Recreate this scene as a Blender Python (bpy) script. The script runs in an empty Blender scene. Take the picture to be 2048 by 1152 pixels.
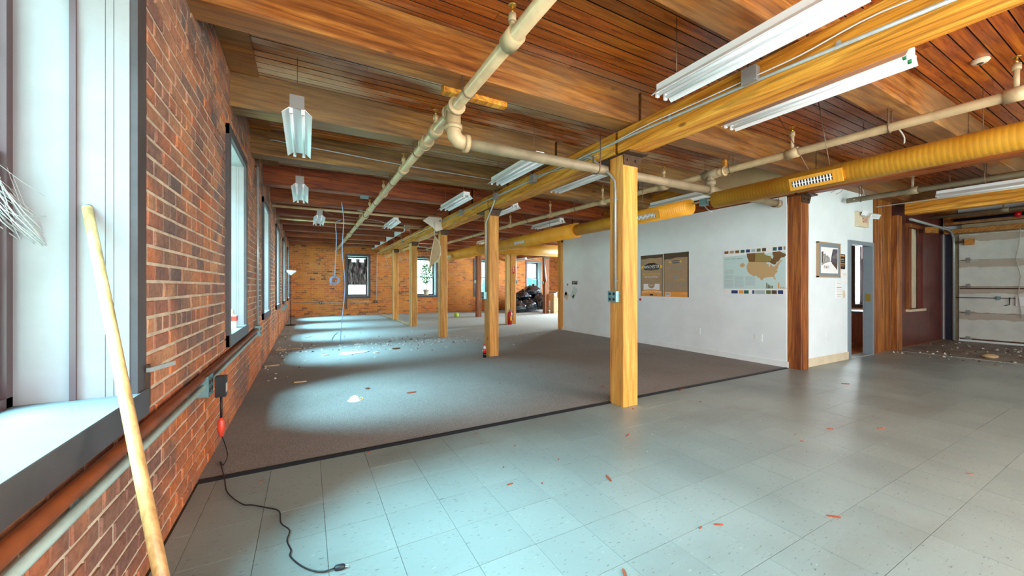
import bpy, math, random
from mathutils import Vector, Matrix
random.seed(7)
R = random.Random(11)
S = bpy.context.scene
C = S.collection

# ---------------------------------------------------------------- camera
H = 1.282
YAW = 0.49812
cd = bpy.data.cameras.new('camera')
cam = bpy.data.objects.new('camera', cd)
C.objects.link(cam)
cam.location = (0, 0, H)
cam.rotation_euler = (math.radians(90), 0, -YAW)
cd.sensor_width = 36
cd.lens = 756.2 / 2048 * 36
cd.shift_y = -3.3 / 2048
cd.clip_start = 0.05
cd.clip_end = 300
S.camera = cam

# ---------------------------------------------------------------- world and light
W = bpy.data.worlds.new('sky')
S.world = W
W.use_nodes = True
bg = W.node_tree.nodes['Background']
bg.inputs[0].default_value = (0.70, 0.93, 1.0, 1)
bg.inputs[1].default_value = 4.0
S.view_settings.view_transform = 'Standard'
S.view_settings.look = 'None'
S.view_settings.gamma = 1
S.view_settings.exposure = 0.0
S.view_settings.use_curve_mapping = False
S.cycles.use_denoising = True
S.cycles.max_bounces = 7
S.cycles.diffuse_bounces = 5
S.cycles.glossy_bounces = 3
S.cycles.transparent_max_bounces = 8
S.cycles.transmission_bounces = 3
S.cycles.sample_clamp_indirect = 6
S.cycles.caustics_reflective = False
S.cycles.caustics_refractive = False
S.cycles.use_adaptive_sampling = True
S.cycles.adaptive_threshold = 0.02


def area(name, loc, rot, sx, sy, power, col=(1, 1, 1), portal=False):
    l = bpy.data.lights.new(name, 'AREA')
    l.shape = 'RECTANGLE'
    l.size = sx
    l.size_y = sy
    l.energy = power
    l.color = col
    if portal:
        l.cycles.is_portal = True
    o = bpy.data.objects.new(name, l)
    C.objects.link(o)
    o.location = loc
    o.rotation_euler = rot
    return o


PI = math.pi
# fill lamps added behind the viewpoint to brighten the hall, no real fixtures
area('fill_light', (4.6, -2.6, 2.2), (math.radians(78), 0, 0), 10.0, 1.6, 210, (1.0, 0.97, 0.93))
area('fill_light', (4.6, -1.6, 1.7), (math.radians(90), 0, math.radians(62)), 2.2, 1.6, 160, (1.0, 0.92, 0.84))
area('fill_light', (0.9, -2.5, 1.7), (math.radians(90), 0, math.radians(-44)), 2.4, 1.8, 170, (0.94, 0.98, 1.0))
area('fill_light', (4.0, -2.9, 0.7), (math.radians(118), 0, 0), 9.0, 0.9, 230, (1.0, 0.95, 0.88))

sl = bpy.data.lights.new('hazy_sun', 'SUN')
sl.energy = 74
sl.angle = math.radians(50)
sl.color = (0.36, 0.82, 1.0)
so_ = bpy.data.objects.new('hazy_sun', sl)
C.objects.link(so_)
_d = Vector((1.0, 0.0, -1.22)).normalized()
so_.rotation_euler = _d.to_track_quat('-Z', 'Y').to_euler()

# area lamps added outside windows, standing for daylight, seen edge-on or not at all
for yc_ in (1.565, 4.705, 7.81, 10.78, 13.66, 16.61, -2.0):
    area('window_daylight_fill', (-1.16, yc_, 1.76), (0, math.radians(-90), 0), 1.76, 1.0, 13, (0.70, 0.92, 1.0))
for yc_ in (11.6, 15.1):  # stronger lamps added at unseen windows to brighten the far right
    area('window_daylight_fill', (14.15, yc_, 1.76), (0, math.radians(90), 0), 1.76, 1.2, 1500, (0.80, 0.95, 1.0))

area('window_daylight_fill', (14.15, 4.32, 1.7), (0, math.radians(90), 0), 1.7, 0.8, 220, (0.9, 0.97, 1.0))

# ---------------------------------------------------------------- constants of the place
LX = -0.62          # face of the left brick wall
BY = 18.1           # face of the back brick wall
RX = 13.6           # face of the right wall with the garage door
DZ = 3.31           # underside of the deck
BZ = 2.97           # underside of the beams
GZ0, GZ1 = 2.70, 2.95
REAR = -3.2

# ---------------------------------------------------------------- materials


def srgb(r, g, b):
    f = lambda c: (c / 255 / 12.92) if c / 255 <= 0.04045 else ((c / 255 + 0.055) / 1.055) ** 2.4
    return (f(r), f(g), f(b), 1)


def newmat(name):
    m = bpy.data.materials.new(name)
    m.use_nodes = True
    nt = m.node_tree
    b = nt.nodes['Principled BSDF']
    return m, nt, b


def N(nt, t, **kw):
    n = nt.nodes.new(t)
    for k, v in kw.items():
        setattr(n, k, v)
    return n


def ramp(nt, fac, stops):
    r = N(nt, 'ShaderNodeValToRGB')
    e = r.color_ramp.elements
    while len(e) < len(stops):
        e.new(0.5)
    for i, (p, c) in enumerate(stops):
        e[i].position = p
        e[i].color = c
    nt.links.new(fac, r.inputs[0])
    return r.outputs[0]


def coords(nt, scale=(1, 1, 1), offset_random=False):
    tc = N(nt, 'ShaderNodeTexCoord')
    mp = N(nt, 'ShaderNodeMapping')
    mp.inputs['Scale'].default_value = scale
    nt.links.new(tc.outputs['Object'], mp.inputs[0])
    if offset_random:
        oi = N(nt, 'ShaderNodeObjectInfo')
        ml = N(nt, 'ShaderNodeMath', operation='MULTIPLY')
        ml.inputs[1].default_value = 37.0
        nt.links.new(oi.outputs['Random'], ml.inputs[0])
        nt.links.new(ml.outputs[0], mp.inputs['Location'])
    return mp.outputs[0]


def noise(nt, vec, scale, detail=3, rough=0.55):
    n = N(nt, 'ShaderNodeTexNoise')
    n.inputs['Scale'].default_value = scale
    n.inputs['Detail'].default_value = detail
    n.inputs['Roughness'].default_value = rough
    nt.links.new(vec, n.inputs['Vector'])
    return n.outputs[0]


def mix(nt, fac, a, b, blend='MIX'):
    m = N(nt, 'ShaderNodeMix', data_type='RGBA', blend_type=blend)
    for inp, v in ((m.inputs[0], fac), (m.inputs[6], a), (m.inputs[7], b)):
        if hasattr(v, 'is_output'):
            nt.links.new(v, inp)
        else:
            inp.default_value = v
    return m.outputs[2]


def bump(nt, b, h, strength=0.3, dist=0.01):
    n = N(nt, 'ShaderNodeBump')
    n.inputs['Strength'].default_value = strength
    n.inputs['Distance'].default_value = dist
    nt.links.new(h, n.inputs['Height'])
    nt.links.new(n.outputs[0], b.inputs['Normal'])


def plain(name, col, rough=0.6, metal=0.0, nz=0.0, nscale=12, spec=0.5):
    m, nt, b = newmat(name)
    b.inputs['Roughness'].default_value = rough
    b.inputs['Metallic'].default_value = metal
    b.inputs['Specular IOR Level'].default_value = spec
    if nz:
        v = coords(nt)
        n = noise(nt, v, nscale, 4)
        d = tuple(c * (1 - nz) for c in col[:3]) + (1,)
        u = tuple(min(1, c * (1 + nz * 0.6)) for c in col[:3]) + (1,)
        nt.links.new(ramp(nt, n, [(0.3, d), (0.7, u)]), b.inputs['Base Color'])
    else:
        b.inputs['Base Color'].default_value = col
    return m


def wood(name, dark, mid, light, axis='X', rough=0.45, knots=True, worn=None, spec=0.5, vary=0.35, fine=1.0):
    m, nt, b = newmat(name)
    b.inputs['Specular IOR Level'].default_value = spec
    st = {'X': (0.6, 9, 9), 'Y': (9, 0.6, 9), 'Z': (9, 9, 0.6)}[axis]
    sf = {'X': (2.6, 85, 85), 'Y': (85, 2.6, 85), 'Z': (85, 85, 2.6)}[axis]
    v = coords(nt, st, True)
    v2 = coords(nt, sf, True)
    n1 = noise(nt, v, 1.3, 6, 0.68)
    n2 = noise(nt, v2, 1.0, 4, 0.65)
    c = ramp(nt, n1, [(0.32, dark), (0.5, mid), (0.68, light)])
    g = ramp(nt, n2, [(0.36, (0.45, 0.40, 0.36, 1)), (0.56, (1, 1, 1, 1))])
    c = mix(nt, 0.62 * fine, c, g, 'MULTIPLY')
    # growth rings drawn out along the piece
    wv = N(nt, 'ShaderNodeTexWave')
    wv.bands_direction = 'DIAGONAL'
    wv.inputs['Scale'].default_value = 1.1
    wv.inputs['Distortion'].default_value = 7.0
    wv.inputs['Detail'].default_value = 3.0
    wv.inputs['Detail Scale'].default_value = 1.4
    wv.inputs['Detail Roughness'].default_value = 0.62
    nt.links.new(coords(nt, {'X': (0.5, 7, 7), 'Y': (7, 0.5, 7), 'Z': (7, 7, 0.5)}[axis], True), wv.inputs['Vector'])
    c = mix(nt, 0.55 * fine, c, ramp(nt, wv.outputs[1], [(0.02, (0.42, 0.34, 0.28, 1)), (0.30, (1, 1, 1, 1))]), 'MULTIPLY')
    # slight change of tone from piece to piece
    oi = N(nt, 'ShaderNodeObjectInfo')
    tone = ramp(nt, oi.outputs['Random'], [(0.0, (1 - vary, 1 - vary, 1 - vary, 1)), (1.0, (1.12, 1.1, 1.08, 1))])
    c = mix(nt, 1.0, c, tone, 'MULTIPLY')
    if knots:
        sk = {'X': (0.45, 1, 1), 'Y': (1, 0.45, 1), 'Z': (1, 1, 0.45)}[axis]
        vk = coords(nt, sk, True)
        vo = N(nt, 'ShaderNodeTexVoronoi')
        vo.inputs['Scale'].default_value = 4.2
        nt.links.new(vk, vo.inputs['Vector'])
        k = ramp(nt, vo.outputs['Distance'], [(0.045, (0.22, 0.13, 0.09, 1)), (0.10, (1, 1, 1, 1))])
        c = mix(nt, 0.8, c, k, 'MULTIPLY')
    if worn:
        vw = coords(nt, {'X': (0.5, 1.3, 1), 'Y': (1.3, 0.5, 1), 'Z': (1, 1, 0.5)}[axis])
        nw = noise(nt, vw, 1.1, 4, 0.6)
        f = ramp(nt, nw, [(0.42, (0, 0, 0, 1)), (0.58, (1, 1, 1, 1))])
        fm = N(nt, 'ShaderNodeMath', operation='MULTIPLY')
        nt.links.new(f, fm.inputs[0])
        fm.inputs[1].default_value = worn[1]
        if name == 'deck':      # window sheen is put into the board colour, except over the near bay
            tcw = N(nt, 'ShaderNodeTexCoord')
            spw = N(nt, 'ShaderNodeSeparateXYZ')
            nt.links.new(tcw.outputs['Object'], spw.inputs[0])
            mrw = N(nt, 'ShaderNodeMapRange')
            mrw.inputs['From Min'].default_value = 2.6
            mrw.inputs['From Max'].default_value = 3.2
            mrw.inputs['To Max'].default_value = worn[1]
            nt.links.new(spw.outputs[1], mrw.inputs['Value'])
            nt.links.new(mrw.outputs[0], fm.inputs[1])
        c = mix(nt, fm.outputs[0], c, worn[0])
    nt.links.new(c, b.inputs['Base Color'])
    rr = N(nt, 'ShaderNodeMapRange')
    rr.inputs['To Min'].default_value = rough * 0.7
    rr.inputs['To Max'].default_value = rough * 1.35
    nt.links.new(n1, rr.inputs['Value'])
    nt.links.new(rr.outputs[0], b.inputs['Roughness'])
    bump(nt, b, n2, 0.35, 0.004)
    return m


def brickmat(name, cols, patch, patchamt, low=None):
    m, nt, b = newmat(name)
    b.inputs['Roughness'].default_value = 0.85
    b.inputs['Specular IOR Level'].default_value = 0.25
    at = N(nt, 'ShaderNodeAttribute')
    at.attribute_name = 'tone'
    tc = N(nt, 'ShaderNodeNewGeometry')
    mp = N(nt, 'ShaderNodeMapping')
    nt.links.new(tc.outputs['Position'], mp.inputs[0])
    pos = mp.outputs[0]
    c = ramp(nt, at.outputs['Fac'], [(i / (len(cols) - 1), k) for i, k in enumerate(cols)])
    if low:
        sp = N(nt, 'ShaderNodeSeparateXYZ')
        nt.links.new(pos, sp.inputs[0])
        wob = noise(nt, pos, 1.5, 2)
        ad = N(nt, 'ShaderNodeMath', operation='ADD')
        nt.links.new(sp.outputs[2], ad.inputs[0])
        nt.links.new(wob, ad.inputs[1])
        f = ramp(nt, ad.outputs[0], [(low[1], (1, 1, 1, 1)), (low[2], (0, 0, 0, 1))])
        # ramps end at 1, so the height is scaled
        sc = N(nt, 'ShaderNodeMath', operation='MULTIPLY')
        sc.inputs[1].default_value = 0.25
        nt.links.new(ad.outputs[0], sc.inputs[0])
        f = ramp(nt, sc.outputs[0], [(low[1] * 0.25, (1, 1, 1, 1)), (low[2] * 0.25, (0, 0, 0, 1))])
        tint = mix(nt, 0.8, c, low[0], 'MIX')
        tint = mix(nt, 0.55, c, low[0], 'MIX')
        c = mix(nt, f, c, tint)
    pn = noise(nt, pos, 1.3, 4, 0.62)
    pf = ramp(nt, pn, [(0.46, (0, 0, 0, 1)), (0.62, (1, 1, 1, 1))])
    pm = N(nt, 'ShaderNodeMath', operation='MULTIPLY')
    nt.links.new(pf, pm.inputs[0])
    pm.inputs[1].default_value = patchamt
    c = mix(nt, pm.outputs[0], c, patch, 'MIX')
    fn = noise(nt, pos, 38, 5, 0.7)
    c = mix(nt, 0.75, c, ramp(nt, fn, [(0.3, (0.5, 0.47, 0.45, 1)), (0.62, (1.1, 1.08, 1.05, 1))]), 'MULTIPLY')
    nt.links.new(c, b.inputs['Base Color'])
    bump(nt, b, fn, 0.5, 0.006)
    return m


M = {}
M['brick_left'] = brickmat('brick_left',
    [srgb(136, 112, 104), srgb(172, 126, 104), srgb(194, 138, 104), srgb(204, 128, 90), srgb(160, 112, 96), srgb(210, 156, 116)],
    srgb(98, 92, 92), 0.7, (srgb(222, 116, 48), 1.05, 1.55))
M['brick_back'] = brickmat('brick_back',
    [srgb(110, 74, 58), srgb(186, 106, 62), srgb(214, 126, 64), srgb(222, 134, 62), srgb(196, 98, 56), srgb(226, 150, 78)],
    srgb(222, 138, 44), 0.55)
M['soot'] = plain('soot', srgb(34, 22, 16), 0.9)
M['mortar'] = plain('mortar', srgb(208, 188, 164), 0.95, 0, 0.3, 9)
M['mortar_back'] = plain('mortar_back', srgb(206, 160, 112), 0.95, 0, 0.25, 9)
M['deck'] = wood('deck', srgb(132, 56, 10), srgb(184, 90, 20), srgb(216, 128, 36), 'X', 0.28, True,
                 (srgb(222, 202, 170), 0.85), 0.8, 0.3)  # pale tone paints the window sheen of the varnish
M['beam'] = wood('beam', srgb(112, 58, 18), srgb(162, 96, 34), srgb(204, 140, 58), 'X', 0.5, True, (srgb(150, 128, 96), 0.4), 0.4, 0.25)
M['beam_olive'] = wood('beam_olive', srgb(104, 66, 28), srgb(150, 106, 50), srgb(182, 138, 72), 'X', 0.5, True, (srgb(130, 116, 90), 0.5), 0.4, 0.2)
M['beam_red'] = wood('beam_red', srgb(104, 44, 18), srgb(146, 70, 28), srgb(172, 96, 42), 'X', 0.5, True, None, 0.4, 0.25)
M['girder'] = wood('girder', srgb(178, 106, 28), srgb(222, 150, 46), srgb(240, 186, 78), 'Y', 0.5, True, None, 0.4, 0.12)
M['girder_dark'] = wood('girder_dark', srgb(120, 52, 18), srgb(160, 84, 30), srgb(190, 110, 40), 'Y', 0.5, True, None, 0.4, 0.12)
M['post'] = wood('post', srgb(186, 118, 48), srgb(216, 152, 68), srgb(228, 178, 96), 'Z', 0.5, True, None, 0.4, 0.18, 0.6)
M['post_dark'] = wood('post_dark', srgb(104, 52, 24), srgb(150, 84, 36), srgb(176, 112, 52), 'Z', 0.55, True, None, 0.4, 0.15)
M['raw'] = wood('raw', srgb(208, 170, 104), srgb(228, 196, 130), srgb(240, 214, 158), 'Z', 0.6, False, None, 0.3, 0.1, 0.5)
M['raw_y'] = wood('raw_y', srgb(208, 170, 104), srgb(228, 196, 130), srgb(240, 214, 158), 'Y', 0.6, False, None, 0.3, 0.1, 0.5)
M['handle'] = wood('handle', srgb(150, 108, 62), srgb(188, 142, 88), srgb(206, 162, 106), 'Z', 0.35, False, None, 0.5, 0.0, 0.5)
M['clad'] = wood('clad', srgb(104, 54, 20), srgb(156, 92, 34), srgb(196, 132, 56), 'Z', 0.45, True, None, 0.5, 0.3)
M['burgundy'] = plain('burgundy', srgb(104, 48, 40), 0.38, 0, 0.35, 3)
M['plaster'] = plain('plaster', srgb(230, 242, 248), 0.55, 0, 0.05, 2.5)
M['base_white'] = plain('base_white', srgb(230, 240, 244), 0.5, 0, 0.06, 5)
M['cream'] = plain('cream', srgb(222, 208, 180), 0.5, 0, 0.1, 5)
M['reveal'] = plain('reveal', srgb(148, 143, 144), 0.55, 0, 0.08, 7)
M['casing'] = plain('casing', srgb(74, 68, 70), 0.45, 0, 0.15, 10)
M['sill'] = plain('sill', srgb(104, 107, 110), 0.5, 0, 0.06, 8)
M['frame_brown'] = plain('frame_brown', srgb(98, 78, 80), 0.4, 0.2)
M['muntin'] = plain('muntin', srgb(92, 96, 104), 0.4, 0.3)
M['steel'] = plain('steel', srgb(178, 188, 188), 0.35, 0.35, 0.12, 30)
M['conduit_paint'] = plain('conduit_paint', srgb(186, 208, 202), 0.4, 0.1, 0.1, 20)
M['box_metal'] = plain('box_metal', srgb(120, 158, 162), 0.38, 0.6, 0.2, 18)
M['dark_steel'] = plain('dark_steel', srgb(84, 62, 44), 0.5, 0.4, 0.35, 14)
M['pipe'] = plain('pipe', srgb(200, 174, 134), 0.5, 0.1, 0.2, 7)
M['pipe_grey'] = plain('pipe_grey', srgb(154, 136, 108), 0.55, 0.1, 0.25, 6)
M['pipe_dark'] = plain('pipe_dark', srgb(140, 126, 100), 0.55, 0.1, 0.25, 6)
M['rust'] = plain('rust', srgb(152, 76, 34), 0.5, 0.2, 0.4, 8)
M['brass'] = plain('brass', srgb(208, 168, 80), 0.3, 0.9)
M['wire'] = plain('wire', srgb(128, 104, 84), 0.5, 0.5)
M['white_metal'] = plain('white_metal', srgb(236, 238, 240), 0.35, 0.0)
M['grey_plate'] = plain('grey_plate', srgb(152, 150, 146), 0.45, 0.3)
M['tube'] = plain('tube', srgb(246, 250, 252), 0.15, 0.0)
M['green'] = plain('green', srgb(30, 140, 84), 0.4)
M['black'] = plain('black', srgb(22, 22, 26), 0.4)
M['rubber'] = plain('rubber', srgb(26, 30, 36), 0.5)
M['bag'] = plain('bag', srgb(20, 26, 36), 0.16, 0, 0, 1, 1.0)
M['plastic_sheet'] = plain('plastic_sheet', srgb(20, 16, 18), 0.22, 0, 0, 1, 0.8)
M['tan_board'] = plain('tan_board', srgb(190, 164, 126), 0.7, 0, 0.1, 6)
M['white_board'] = plain('white_board', srgb(236, 228, 212), 0.7, 0, 0.1, 6)
M['paper'] = plain('paper', srgb(238, 240, 242), 0.7)
M['crumb'] = plain('crumb', srgb(196, 196, 190), 0.8)
M['crumb_dark'] = plain('crumb_dark', srgb(96, 66, 44), 0.8)
M['bark'] = plain('bark', srgb(150, 70, 40), 0.8, 0, 0.3, 60)
M['red'] = plain('red', srgb(190, 18, 24), 0.3)
M['red_plug'] = plain('red_plug', srgb(222, 74, 54), 0.35)
M['cola'] = plain('cola', srgb(28, 12, 12), 0.08)
M['clear_plastic'] = plain('clear_plastic', srgb(196, 206, 210), 0.1)
M['yellow'] = plain('yellow', srgb(250, 200, 40), 0.6)
M['ball'] = plain('ball', srgb(178, 200, 60), 0.7)
M['blue_cable'] = plain('blue_cable', srgb(150, 180, 222), 0.45)
M['grey_cable'] = plain('grey_cable', srgb(190, 182, 172), 0.5)
M['leaf'] = plain('leaf', srgb(120, 160, 76), 0.5, 0, 0.35, 30)
M['pot'] = plain('pot', srgb(214, 200, 180), 0.6, 0, 0.1, 9)
M['trunk'] = plain('trunk', srgb(132, 112, 88), 0.8)
M['door_grey'] = plain('door_grey', srgb(128, 142, 152), 0.42, 0, 0.05, 4)
M['cabinet'] = wood('cabinet', srgb(140, 60, 20), srgb(172, 82, 32), srgb(190, 98, 42), 'Z', 0.35, False, None, 0.5, 0.0, 0.5)
M['office_floor'] = wood('office_floor', srgb(168, 108, 62), srgb(190, 128, 78), srgb(206, 146, 96), 'X', 0.4, False)
M['navy'] = plain('navy', srgb(20, 24, 48), 0.4, 0.2)
M['orange_block'] = wood('orange_block', srgb(200, 130, 50), srgb(222, 152, 66), srgb(236, 170, 84), 'X', 0.5, False)


def ductmat():
    m, nt, b = newmat('duct')
    v = coords(nt, (1, 1, 1))
    n = noise(nt, v, 3.5, 3)
    wv = N(nt, 'ShaderNodeTexWave')
    wv.bands_direction = 'Y'
    wv.inputs['Scale'].default_value = 9
    wv.inputs['Distortion'].default_value = 0.4
    nt.links.new(v, wv.inputs['Vector'])
    c = ramp(nt, n, [(0.3, srgb(206, 140, 30)), (0.7, srgb(226, 164, 48))])
    c = mix(nt, 0.25, c, ramp(nt, wv.outputs[1], [(0.02, (0.5, 0.45, 0.3, 1)), (0.12, (1, 1, 1, 1))]), 'MULTIPLY')
    nt.links.new(c, b.inputs['Base Color'])
    b.inputs['Roughness'].default_value = 0.5
    bump(nt, b, wv.outputs[1], 0.3, 0.003)
    return m


M['duct'] = ductmat()


def tilemat():
    m, nt, b = newmat('vinyl_tile')
    v = coords(nt, (1, 1, 1))
    vf = coords(nt, (26, 90, 1), False)
    nf = noise(nt, vf, 1.0, 3, 0.6)
    big = noise(nt, v, 0.55, 3)
    oi = N(nt, 'ShaderNodeObjectInfo')
    c = ramp(nt, big, [(0.35, srgb(122, 132, 129)), (0.65, srgb(146, 158, 154))])
    fl = ramp(nt, nf, [(0.31, (0.30, 0.27, 0.24, 1)), (0.37, (1, 1, 1, 1))])
    c = mix(nt, 0.8, c, fl, 'MULTIPLY')
    lt = ramp(nt, nf, [(0.66, (0, 0, 0, 1)), (0.74, (0.5, 0.5, 0.5, 1))])
    c = mix(nt, lt, c, srgb(196, 204, 200))
    c = mix(nt, 1.0, c, ramp(nt, oi.outputs['Random'], [(0, (0.93, 0.93, 0.93, 1)), (1, (1.04, 1.03, 1.02, 1))]), 'MULTIPLY')
    # foot-worn grime
    vs = coords(nt, (0.45, 1.1, 1))
    d = noise(nt, vs, 0.9, 5, 0.65)
    df = ramp(nt, d, [(0.52, (0, 0, 0, 1)), (0.74, (0.6, 0.6, 0.6, 1))])
    c = mix(nt, df, c, srgb(112, 108, 98))
    nt.links.new(c, b.inputs['Base Color'])
    rr = N(nt, 'ShaderNodeMapRange')
    rr.inputs['To Min'].default_value = 0.22
    rr.inputs['To Max'].default_value = 0.5
    nt.links.new(d, rr.inputs['Value'])
    nt.links.new(rr.outputs[0], b.inputs['Roughness'])
    return m


M['tile'] = tilemat()


def carpetmat():
    m, nt, b = newmat('carpet')
    v = coords(nt)
    n = noise(nt, v, 160, 2, 0.7)
    n2 = noise(nt, v, 0.9, 3)
    c = ramp(nt, n, [(0.3, srgb(108, 102, 100)), (0.7, srgb(168, 162, 158))])
    c = mix(nt, 0.6, c, ramp(nt, n2, [(0.3, (0.8, 0.78, 0.76, 1)), (0.7, (1.1, 1.1, 1.1, 1))]), 'MULTIPLY')
    # far end painted paler, in place of daylight lying on the carpet
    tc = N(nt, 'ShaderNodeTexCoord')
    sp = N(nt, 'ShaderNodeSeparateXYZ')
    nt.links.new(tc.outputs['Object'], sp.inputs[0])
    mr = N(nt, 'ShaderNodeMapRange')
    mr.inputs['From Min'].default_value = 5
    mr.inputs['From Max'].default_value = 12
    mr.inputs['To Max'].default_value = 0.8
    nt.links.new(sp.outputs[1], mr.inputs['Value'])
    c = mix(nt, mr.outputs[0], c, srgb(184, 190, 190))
    nt.links.new(c, b.inputs['Base Color'])
    b.inputs['Roughness'].default_value = 0.95
    b.inputs['Specular IOR Level'].default_value = 0.1
    bump(nt, b, n, 0.6, 0.004)
    return m


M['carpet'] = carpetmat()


def concretemat():
    m, nt, b = newmat('concrete')
    v = coords(nt)
    n = noise(nt, v, 2.2, 6, 0.7)
    c = ramp(nt, n, [(0.3, srgb(104, 92, 80)), (0.5, srgb(138, 130, 120)), (0.72, srgb(172, 168, 160))])
    nt.links.new(c, b.inputs['Base Color'])
    b.inputs['Roughness'].default_value = 0.7
    bump(nt, b, n, 0.3, 0.01)
    return m


M['concrete'] = concretemat()


def garagemat():
    m, nt, b = newmat('garage_panel')
    v = coords(nt, (1, 1, 1))
    n = noise(nt, v, 3, 4)
    c = ramp(nt, n, [(0.3, srgb(196, 204, 198)), (0.7, srgb(218, 224, 218))])
    # water stains along each section joint
    tc = N(nt, 'ShaderNodeTexCoord')
    sp = N(nt, 'ShaderNodeSeparateXYZ')
    nt.links.new(tc.outputs['Object'], sp.inputs[0])
    wob = noise(nt, coords(nt, (1, 2.2, 0.2)), 2.0, 4)
    md = N(nt, 'ShaderNodeMath', operation='PINGPONG')
    md.inputs[1].default_value = 0.30
    nt.links.new(sp.outputs[2], md.inputs[0])
    ad = N(nt, 'ShaderNodeMath', operation='MULTIPLY_ADD')
    ad.inputs[1].default_value = -0.15
    nt.links.new(wob, ad.inputs[0])
    nt.links.new(md.outputs[0], ad.inputs[2])
    f = ramp(nt, ad.outputs[0], [(-0.0, (0.75, 0.75, 0.75, 1)), (0.01, (0, 0, 0, 1))])
    c = mix(nt, f, c, srgb(170, 154, 136))
    nt.links.new(c, b.inputs['Base Color'])
    b.inputs['Roughness'].default_value = 0.5
    return m


M['garage'] = garagemat()


def glassmat():
    m = bpy.data.materials.new('glass')
    m.use_nodes = True
    nt = m.node_tree
    nt.nodes.clear()
    o = N(nt, 'ShaderNodeOutputMaterial')
    t = N(nt, 'ShaderNodeBsdfTransparent')
    t.inputs[0].default_value = (0.95, 0.98, 0.98, 1)
    g = N(nt, 'ShaderNodeBsdfGlossy')
    g.inputs['Roughness'].default_value = 0.02
    mx = N(nt, 'ShaderNodeMixShader')
    mx.inputs[0].default_value = 0.06
    nt.links.new(t.outputs[0], mx.inputs[1])
    nt.links.new(g.outputs[0], mx.inputs[2])
    nt.links.new(mx.outputs[0], o.inputs[0])
    return m


M['glass'] = glassmat()


def webmat():
    m = bpy.data.materials.new('cobweb')
    m.use_nodes = True
    nt = m.node_tree
    b = nt.nodes['Principled BSDF']
    b.inputs['Base Color'].default_value = srgb(210, 206, 204)
    b.inputs['Roughness'].default_value = 0.9
    b.inputs['Alpha'].default_value = 0.7
    return m


M['web'] = webmat()

# ---------------------------------------------------------------- mesh building


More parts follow.
